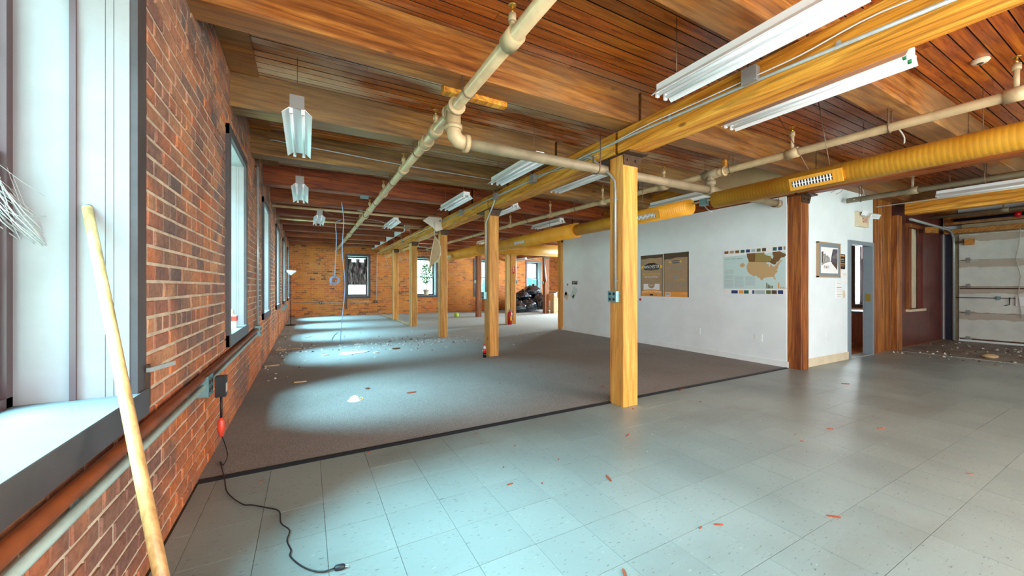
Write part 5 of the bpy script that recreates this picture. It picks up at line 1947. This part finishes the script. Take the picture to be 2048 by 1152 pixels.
class Sheet:
    """A flat sheet on the partition wall (faces -X), addressed by u (0 left .. 1 right) and v (0 bottom .. 1 top)."""

    def __init__(s, name, label, cat, yl, yr, z0, z1, mat, th=0.004):
        s.yl, s.yr, s.z0, s.z1, s.th = yl, yr, z0, z1, th
        s.t = thing(name, label, cat, (XW, yl, z0))
        s.n = 0
        MB().box(XW - th, XW, yr, yl, z0, z1).build('backing', mat, s.t, loc=(-XW, -yl, -z0))

    def P(s, u, v, lift):
        return Vector((-s.th - 0.0006 * lift, -u * (s.yl - s.yr), v * (s.z1 - s.z0)))

    def rects(s, name, mat, rs, lift=1):
        if name in ('side_band', 'yellow_flash'):
            for q in rs:
                s.rects('edge_band' if name == 'side_band' else 'flash', mat, [q], lift)
            return None
        m = MB()
        for (u0, u1, v0, v1) in rs:
            m.quad(s.P(u0, v0, lift), s.P(u1, v0, lift), s.P(u1, v1, lift), s.P(u0, v1, lift))
        return m.build(name, mat, s.t)

    def poly(s, name, mat, pts, lift=1):
        return MB().poly([s.P(u, v, lift) for u, v in pts]).build(name, mat, s.t)

    def text(s, txt, mat, u0, u1, v0, v1, lift=3, arc=0.0):
        W_, H_ = (u1 - u0), (v1 - v0)
        return text_mesh(txt, 'lettering', mat, s.t, lambda u, v: s.P(u0 + u, v0 + v + arc * (1 - ((u / W_) * 2 - 1) ** 2), lift), W_, H_)


M['kraft'] = plain('kraft', srgb(172, 146, 114), 0.6, 0, 0.1, 20)
M['kraft_dark'] = plain('kraft_dark', srgb(84, 70, 52), 0.6)
M['print_orange'] = plain('print_orange', srgb(236, 160, 70), 0.6)
M['print_black'] = plain('print_black', srgb(30, 28, 28), 0.6)
M['print_grey'] = plain('print_grey', srgb(150, 150, 146), 0.7)
M['map_blue'] = plain('map_blue', srgb(196, 222, 224), 0.6)
M['map_brown'] = plain('map_brown', srgb(120, 84, 44), 0.6)
M['map_olive'] = plain('map_olive', srgb(150, 132, 74), 0.6)
M['map_tan'] = plain('map_tan', srgb(196, 164, 118), 0.6)
M['map_line'] = plain('map_line', srgb(172, 190, 194), 0.6)
M['teal_print'] = plain('teal_print', srgb(40, 96, 96), 0.6)
M['blue_print'] = plain('blue_print', srgb(40, 60, 120), 0.6)
M['olive_print'] = plain('olive_print', srgb(96, 110, 70), 0.6)

M['soft_black'] = plain('soft_black', srgb(86, 80, 92), 0.6)
s = Sheet('poster', 'brown pellet bag poster with large MANCHESTER lettering, left one of two', 'poster', 6.10, 5.505, 1.065, 1.966, 'kraft')
s.poly('dark_band', 'kraft_dark', [(0, 1), (0, 0.915), (0.15, 0.905), (0.4, 0.93), (0.7, 0.915), (1, 0.925), (1, 1)])
s.rects('side_band', 'print_black', [(0, 0.02, 0, 1), (0.975, 1, 0, 1)], 2)
s.poly('badge', 'print_black', [(0.10, 0.69), (0.14, 0.75), (0.35, 0.80), (0.5, 0.81), (0.65, 0.80), (0.86, 0.75), (0.9, 0.69), (0.8, 0.645), (0.5, 0.625), (0.2, 0.645)], 2)
s.rects('yellow_flash', 'yellow', [(0.02, 0.12, 0.68, 0.745), (0.88, 0.98, 0.68, 0.745), (0.12, 0.88, 0.545, 0.552)], 3)
s.poly('star', 'yellow', [(0.46, 0.81), (0.48, 0.835), (0.52, 0.835), (0.5, 0.85), (0.54, 0.81)], 3)
s.text('MANCHESTER', 'paper', 0.14, 0.86, 0.675, 0.755)
s.text('WOOD PELLETS', 'print_grey', 0.28, 0.72, 0.64, 0.66)
s.text('REAL WOOD. REAL FLAVOR.', 'yellow', 0.10, 0.88, 0.525, 0.555)
s.text('100% Natural Hardwood', 'paper', 0.18, 0.80, 0.455, 0.495)
s.rects('cutout', 'paper', [(0.13, 0.86, 0.155, 0.30)], 1)
s.poly('round_seal', 'kraft', [(0.5 + 0.15 * math.cos(a * PI / 10), 0.27 + 0.078 * math.sin(a * PI / 10)) for a in range(20)], 2)
s.text('BLEND', 'paper', 0.42, 0.58, 0.255, 0.285)
s.poly('orange_band', 'print_orange', [(0.03, 0.0), (0.97, 0.0), (0.97, 0.12), (0.75, 0.16), (0.5, 0.175), (0.25, 0.16), (0.03, 0.12)], 3)
s.text('FIVE-STAR BLEND', 'paper', 0.07, 0.93, 0.075, 0.115, 4, 0.025)
s.text('NET WT 40 LB', 'print_black', 0.22, 0.75, 0.025, 0.045, 4)
s.rects('emblem', 'print_black', [(0.42, 0.57, 0.018, 0.055)], 4)

s = Sheet('poster', 'brown pellet bag back panel poster with text columns, right one of two', 'poster', 5.48, 4.885, 1.065, 1.969, 'kraft')
s.poly('dark_band', 'kraft_dark', [(0, 1), (0, 0.86), (0.3, 0.865), (0.5, 0.89), (1, 0.885), (1, 1)])
s.rects('side_band', 'print_black', [(0, 0.02, 0, 1), (0.96, 1, 0, 1)], 2)
s.poly('badge', 'print_black', [(0.28, 0.79), (0.35, 0.82), (0.5, 0.83), (0.65, 0.82), (0.72, 0.79), (0.62, 0.765), (0.5, 0.76), (0.38, 0.765)], 2)
s.rects('yellow_flash', 'yellow', [(0.23, 0.29, 0.775, 0.81), (0.66, 0.72, 0.78, 0.815)], 3)
s.text('MANCHESTER', 'paper', 0.30, 0.66, 0.78, 0.81)
s.text('FIVE-STAR BLEND', 'print_grey', 0.18, 0.80, 0.675, 0.715)
s.text('REAL FLAVOR FOR YOUR GRILL', 'yellow', 0.55, 0.85, 0.375, 0.395)
rs = [(0.2, 0.8, 0.65 - i * 0.018, 0.655 - i * 0.018) for i in range(3)]
rs += [(0.07, 0.45 - 0.05 * (i % 3), 0.34 - i * 0.016, 0.345 - i * 0.016) for i in range(12)]
rs += [(0.53, 0.93 - 0.04 * (i % 2), 0.33 - i * 0.016, 0.335 - i * 0.016) for i in range(10)]
s.rects('small_print', 'print_grey', rs, 2)
s.poly('round_seal', 'print_grey', [(0.48 + 0.09 * math.cos(a * PI / 8), 0.44 + 0.045 * math.sin(a * PI / 8)) for a in range(16)], 2)
s.rects('orange_band', 'print_orange', [(0.03, 0.96, 0, 0.115)], 2)
s.rects('barcode_field', 'paper', [(0.08, 0.28, 0.015, 0.10)], 3)
s.rects('barcode', 'print_black', [(0.10 + 0.018 * i, 0.108 + 0.018 * i, 0.03, 0.09) for i in range(9)], 4)
s.text('NET WT 20 LB', 'paper', 0.72, 0.93, 0.065, 0.085, 4)

# the pellet mill map: u from 0 (left) to 1 at the post
s = Sheet('wall_map', 'large pale blue Pellet Mill Map poster of North America', 'map', 4.172, 3.17, 1.148, 1.938, 'map_blue')


def mp(px, py):
    """pixels of the photograph's 160x120 close-up grid (1430..1590, 480..600, x 9.6) to u, v on the sheet"""
    X = 1430 + px / 9.6
    Y = 480 + py / 9.6
    a = (X - 1024) / 756.2
    k = XW / (sY + a * cY)
    y = (cY - a * sY) * k
    z = H - (Y - 572.7) / 756.2 * k
    return ((s.yl - y) / (s.yl - s.yr), (z - s.z0) / (s.z1 - s.z0))


s.poly('picture_strip', 'paper', [(0, 0.84), (1, 0.87), (1, 1), (0, 1)], 1)
s.poly('picture_strip', 'paper', [(0, 0), (1, 0), (1, 0.115), (0, 0.115)], 1)
canada = [(612, 262), (760, 250), (955, 238), (950, 270), (1010, 300), (1075, 310), (1085, 345), (1110, 365), (1125, 310), (1105, 270), (1110, 228), (1180, 225), (1245, 215), (1300, 245), (1360, 265), (1365, 300), (1330, 330), (1270, 340), (1245, 380), (1220, 410), (1190, 420), (1165, 470), (1120, 470), (1090, 455), (1060, 430), (1030, 425), (990, 428), (850, 425), (650, 418), (645, 380), (622, 340)]
usa = [(650, 418), (850, 426), (990, 430), (1000, 450), (1035, 455), (1040, 530), (1055, 460), (1100, 470), (1105, 515), (1165, 490), (1210, 430), (1270, 380), (1300, 395), (1250, 430), (1235, 470), (1215, 500), (1215, 545), (1190, 570), (1205, 605), (1160, 650), (1140, 690), (1172, 770), (1140, 750), (1118, 705), (1080, 708), (1010, 715), (950, 730), (930, 745), (910, 775), (885, 770), (860, 725), (830, 725), (790, 685), (740, 690), (680, 660), (630, 610), (610, 540), (612, 490), (635, 450)]
alaska = [(485, 470), (510, 455), (550, 440), (580, 480), (565, 505), (545, 520), (530, 528), (512, 515), (485, 515)]
s.poly('land', 'map_brown', [mp(*q) for q in canada], 2)
s.poly('land', 'map_olive', [mp(*q) for q in [(780, 250), (955, 240), (950, 270), (1010, 300), (1075, 312), (1085, 345), (1080, 400), (1000, 426), (850, 422), (770, 420)]], 3)
s.poly('land', 'map_tan', [mp(*q) for q in usa], 2)
s.poly('land', 'map_tan', [mp(*q) for q in alaska], 2)
s.poly('lake', 'map_blue', [mp(*q) for q in [(985, 455), (1010, 425), (1050, 425), (1070, 450), (1090, 458), (1125, 462), (1110, 490), (1060, 462), (1055, 520), (1038, 520), (1040, 465)]], 4)
a0, a1 = mp(195, 385), mp(530, 345)
s.text('Pellet Mill Map', 'teal_print', a0[0], a1[0], a0[1], a1[1])
a0, a1 = mp(200, 345), mp(400, 330)
s.text('NORTH AMERICAN', 'map_brown', a0[0], a1[0], a0[1], a1[1])
rs = []
for (x0, x1, y0, y1) in ((190, 365, 575, 660), (190, 365, 680, 750), (190, 365, 770, 910), (380, 565, 700, 910), (585, 785, 700, 880)):
    yy = y0
    while yy < y1:
        u0, v0 = mp(x0, yy + 5)
        u1, v1 = mp(x1 - R.uniform(0, 20), yy)
        rs.append((u0, u1, min(v0, v1), min(v0, v1) + 0.007))
        yy += 15
s.rects('table_text', 'map_line', rs, 2)
rs = []
for i, h in enumerate((110, 80, 58, 55, 52)):
    u0, v0 = mp(988 + i * 27, 930)
    u1, v1 = mp(1006 + i * 27, 930 - h)
    rs.append((u0, u1, v0, v1))
s.rects('bar_chart', 'olive_print', rs, 2)
rs = []
for i, h in enumerate((110, 35, 25, 15, 12)):
    u0, v0 = mp(1215 + i * 42, 930)
    u1, v1 = mp(1238 + i * 42, 930 - h)
    rs.append((u0, u1, v0, v1))
s.rects('bar_chart', 'print_orange', rs, 2)
pal = ['map_brown', 'kraft', 'map_brown', 'teal_print', 'blue_print', 'map_line', 'olive_print', 'kraft_dark', None, 'teal_print', 'blue_print', 'print_grey']
for i, c_ in enumerate(pal):
    if c_:
        u0, v0 = mp(185 + i * 103, 270 - i * 7)
        u1, v1 = mp(262 + i * 103, 215 - i * 9)
        s.rects('thumbnail', c_, [(u0, min(u1, 0.999), v0, min(v1, 0.985))], 2)
for i, (x0, x1, c_) in enumerate(((318, 440, 'blue_print'), (462, 548, 'print_orange'), (558, 650, 'teal_print'), (720, 760, 'blue_print'), (775, 965, 'map_line'), (985, 1075, 'olive_print'), (1090, 1190, 'kraft_dark'), (1210, 1312, 'blue_print'))):
    u0, v0 = mp(x0, 1035)
    u1, v1 = mp(x1, 965)
    s.rects('thumbnail', c_, [(u0, u1, max(0.01, v0), v1)], 2)

# small round red badge, postcards, wall outlets
t = thing('wall_bell', 'small dark red round button on the white wall below the poster', 'button', (XW, 6.12, 0.985))
MB().lathe([(0.028, 0.0), (0.026, -0.012), (0, -0.014)], (0, 0, 0), 14, 'X').build('disc', 'red', t)
s = Sheet('postcard', 'small black and white photo card taped to the white wall', 'photo', 8.62, 8.38, 1.335, 1.435, 'print_black')
s.rects('picture', 'print_grey', [(0.1, 0.45, 0.35, 0.85), (0.5, 0.9, 0.55, 0.9), (0.1, 0.65, 0.05, 0.2)], 2)


def tilted_sheet(label, yc, zc, w, h, ang, mat, inner, imat):
    t = thing('paper_sheet', label, 'paper', (XW, yc, zc))
    ca, sa = math.cos(ang), math.sin(ang)

    def P(a, b, lift):
        return Vector((-0.003 - 0.0008 * lift, -(a * ca - b * sa), a * sa + b * ca))
    m = MB()
    m.hexa([P(-w / 2, -h / 2, 0) + Vector((0.003, 0, 0)), P(w / 2, -h / 2, 0) + Vector((0.003, 0, 0)), P(w / 2, h / 2, 0) + Vector((0.003, 0, 0)), P(-w / 2, h / 2, 0) + Vector((0.003, 0, 0)),
            P(-w / 2, -h / 2, 0), P(w / 2, -h / 2, 0), P(w / 2, h / 2, 0), P(-w / 2, h / 2, 0)])
    m.build('sheet', mat, t)
    for q, im in zip(inner, imat):
        MB().poly([P(a * w, b * h, 1) for a, b in q]).build('picture', im, t)
    return t


tilted_sheet('tilted card with a teal and orange picture near the far post', 8.88, 1.02, 0.24, 0.26, -0.6, 'paper', [[(-.4, -.4), (.4, -.4), (.4, .3), (-.4, .3)], [(-.4, -.1), (.0, -.1), (.0, .3), (-.4, .3)]], ['pot', 'teal_print'])
tilted_sheet('tilted card with a dark drawing, right of the teal card', 8.53, 1.10, 0.20, 0.34, -0.55, 'map_blue', [[(-.1, -.45), (.35, -.45), (.3, -.1), (.0, -.15)], [(-.4, .0), (.4, .0), (.4, .03), (-.4, .03)]], ['kraft_dark', 'print_grey'])
o = MB().box(XW - 0.004, XW, 8.80, 8.86, 1.30, 1.36).build('sticker', 'print_grey')
tag(o, 'tiny grey sticker left of the black and white photo card', 'sticker')
for (y, z, lb) in ((4.70, 0.36, 'white double wall outlet below the gap between poster and map'), (3.58, 0.37, 'white double wall outlet below the map')):
    t = thing('wall_outlet', lb, 'outlet', (XW, y, z))
    MB().box(-0.006, 0, -0.06, 0.06, 0, 0.12).build('plate', 'base_white', t)
    for i in (-0.028, 0.028):
        for j in (0.035, 0.085):
            MB().lathe([(0.015, -0.002), (0.015, 0)], (-0.006, i, j), 10, 'X').build('socket', 'base_white', t)

# ---- things on the wall beside the door (faces -Y at y = 3.03)
YD = 3.03
t = thing('framed_picture', 'framed black and white winter street picture left of the door', 'picture', (7.26, YD, 1.43))
W_, H_ = 0.78, 0.58
for (a, b, c_, d_) in ((0, W_, 0, 0.02), (0, W_, H_ - 0.02, H_), (0, 0.03, 0, H_), (W_ - 0.03, W_, 0, H_)):
    MB().box(a, b, -0.03, -0.001, c_, d_).build('frame', 'kraft', t)
MB().box(0.02, W_ - 0.02, -0.022, -0.002, 0.015, H_ - 0.015).build('mat_board', 'door_grey', t)


def pf(name, mat, pts, lift):
    return MB().poly([(a * W_, -0.0225 - 0.0006 * lift, b * H_) for a, b in pts]).build(name, mat, t)


pf('print', 'paper', [(0.13, 0.12), (0.90, 0.12), (0.90, 0.86), (0.13, 0.86)], 1)
pf('buildings', 'print_grey', [(0.16, 0.33), (0.16, 0.72), (0.24, 0.74), (0.25, 0.66), (0.34, 0.68), (0.35, 0.60), (0.40, 0.64), (0.46, 0.60), (0.52, 0.56), (0.54, 0.46), (0.46, 0.44), (0.3, 0.40)], 2)
for q in range(9):
    pf('windows', 'soft_black' if q % 2 else 'paper', [(0.25 + q * 0.03, 0.44 + 0.004 * q), (0.265 + q * 0.03, 0.44 + 0.004 * q), (0.265 + q * 0.03, 0.60 - 0.008 * q), (0.25 + q * 0.03, 0.60 - 0.008 * q)], 4)
for q in range(6):
    pf('windows', 'print_grey', [(0.64 + q * 0.04, 0.55), (0.655 + q * 0.04, 0.55), (0.655 + q * 0.04, 0.62 + 0.02 * q), (0.64 + q * 0.04, 0.62 + 0.02 * q)], 5)
pf('buildings', 'kraft_dark', [(0.16, 0.40), (0.16, 0.72), (0.22, 0.72), (0.22, 0.42)], 3)
pf('buildings', 'soft_black', [(0.56, 0.45), (0.60, 0.62), (0.66, 0.82), (0.88, 0.83), (0.88, 0.50), (0.8, 0.40)], 3)
pf('buildings', 'kraft_dark', [(0.6, 0.42), (0.86, 0.22), (0.88, 0.50), (0.7, 0.50)], 2)
for q in (0.27, 0.34, 0.40, 0.46):
    pf('walker', 'print_black', [(q, 0.26), (q + 0.015, 0.26), (q + 0.018, 0.34), (q + 0.003, 0.34)], 4)
pf('walker', 'red', [(0.36, 0.26), (0.38, 0.26), (0.38, 0.30), (0.36, 0.30)], 4)


def door_sheet(name, label, x0, x1, z0, z1, mat, marks):
    t = thing(name, label, 'paper', (x0, YD, z0))
    MB().box(0, x1 - x0, -0.004, 0, 0, z1 - z0).build('sheet', mat, t)
    for (a, b, c_, d_, im) in marks:
        w, h = x1 - x0, z1 - z0
        MB().quad((a * w, -0.005, c_ * h), (b * w, -0.005, c_ * h), (b * w, -0.005, d_ * h), (a * w, -0.005, d_ * h)).build('print', im, t)
    return t


door_sheet('flyer', 'narrow black and orange flyer between the picture and the door', 8.07, 8.28, 1.58, 1.84, 'print_black',
           [(0.1, 0.9, 0.85, 0.93, 'print_orange'), (0.0, 1.0, 0.33, 0.38, 'print_orange'), (0.2, 0.8, 0.5, 0.54, 'print_grey'), (0.2, 0.8, 0.62, 0.7, 'print_grey'), (0.0, 0.3, 0.0, 0.04, 'red'), (0.2, 0.8, 0.2, 0.24, 'print_grey')])
door_sheet('paper_sheet', 'white paper sheet overlapping the door frame below the flyer', 8.17, 8.37, 1.34, 1.57, 'paper', [(0.2, 0.8, 0.7, 0.72, 'print_grey'), (0.2, 0.8, 0.6, 0.62, 'print_grey')])
door_sheet('paper_sheet', 'white printed notice lower left of the door frame', 7.94, 8.16, 1.08, 1.36, 'paper',
           [(0.2, 0.8, 0.88, 0.9, 'print_grey'), (0.1, 0.9, 0.62, 0.66, 'print_grey'), (0.1, 0.9, 0.5, 0.51, 'print_grey'), (0.1, 0.9, 0.4, 0.41, 'print_grey'), (0.1, 0.9, 0.2, 0.23, 'print_grey'), (0.2, 0.8, 0.1, 0.12, 'print_grey')])
t = thing('light_switch', 'cream light switch plate beside the door frame', 'switch', (8.19, YD, 1.08))
MB().box(0, 0.08, -0.006, 0, 0, 0.13).build('plate', 'cream', t)
MB().box(0.034, 0.046, -0.016, -0.006, 0.05, 0.08).build('toggle', 'cream', t)
t = thing('wall_outlet', 'white wall outlet left of the grey door frame', 'outlet', (7.60, YD, 0.37))
MB().box(0, 0.12, -0.006, 0, 0, 0.13).build('plate', 'base_white', t)
for j in (0.035, 0.09):
    MB().lathe([(0.016, -0.002), (0.016, 0)], (0.06, -0.006, j), 10, 'Y').build('socket', 'base_white', t)
# emergency light with EXIT sign
t = thing('exit_sign', 'cream EXIT sign with two emergency lamp heads above the door', 'sign', (8.66, YD, 2.36))
MB().box(0, 0.42, -0.06, 0, 0, 0.26).build('housing', 'cream', t)
text_mesh('EXIT', 'lettering', 'red', t, lambda u, v: Vector((0.16 + u, -0.0615, 0.08 + v)), 0.22, 0.13)
for (x, ang) in ((0.10, 0.35), (0.47, -0.5)):
    m = MB()
    m.obox((x, -0.11, 0.21), (0.17, 0.08, 0.08), (0.45, 0.1, ang))
    lo = m.build('lamp_head', 'base_white', t)
    MB().obox((x + 0.016 * (1 if ang > 0 else -1), -0.149, 0.192), (0.14, 0.006, 0.06), (0.45, 0.1, ang)).build('lens', 'clear_plastic', lo)
    MB().tube([(x, -0.03, 0.2), (x, -0.09, 0.2)], 0.02, 8).build('arm', 'cream', lo)

# ================================================================= OUTSIDE
g = MB().box(-60, 80, -60, 90, -0.5, -0.13).build('ground', plain('outside_ground', srgb(168, 176, 150), 0.9, 0, 0.2, 0.5))
g['kind'] = 'structure'
t = thing('shed', 'turquoise shed seen through the back window above the trash bags', 'shed', (17.0, 30.0, -0.13))
MB().prism([(-3.0, 0), (3.0, 0), (3.0, 1.7), (0, 2.5), (-3.0, 1.7)], 'Y', 0, 4).build('body', plain('turquoise', srgb(60, 190, 200), 0.6), t)
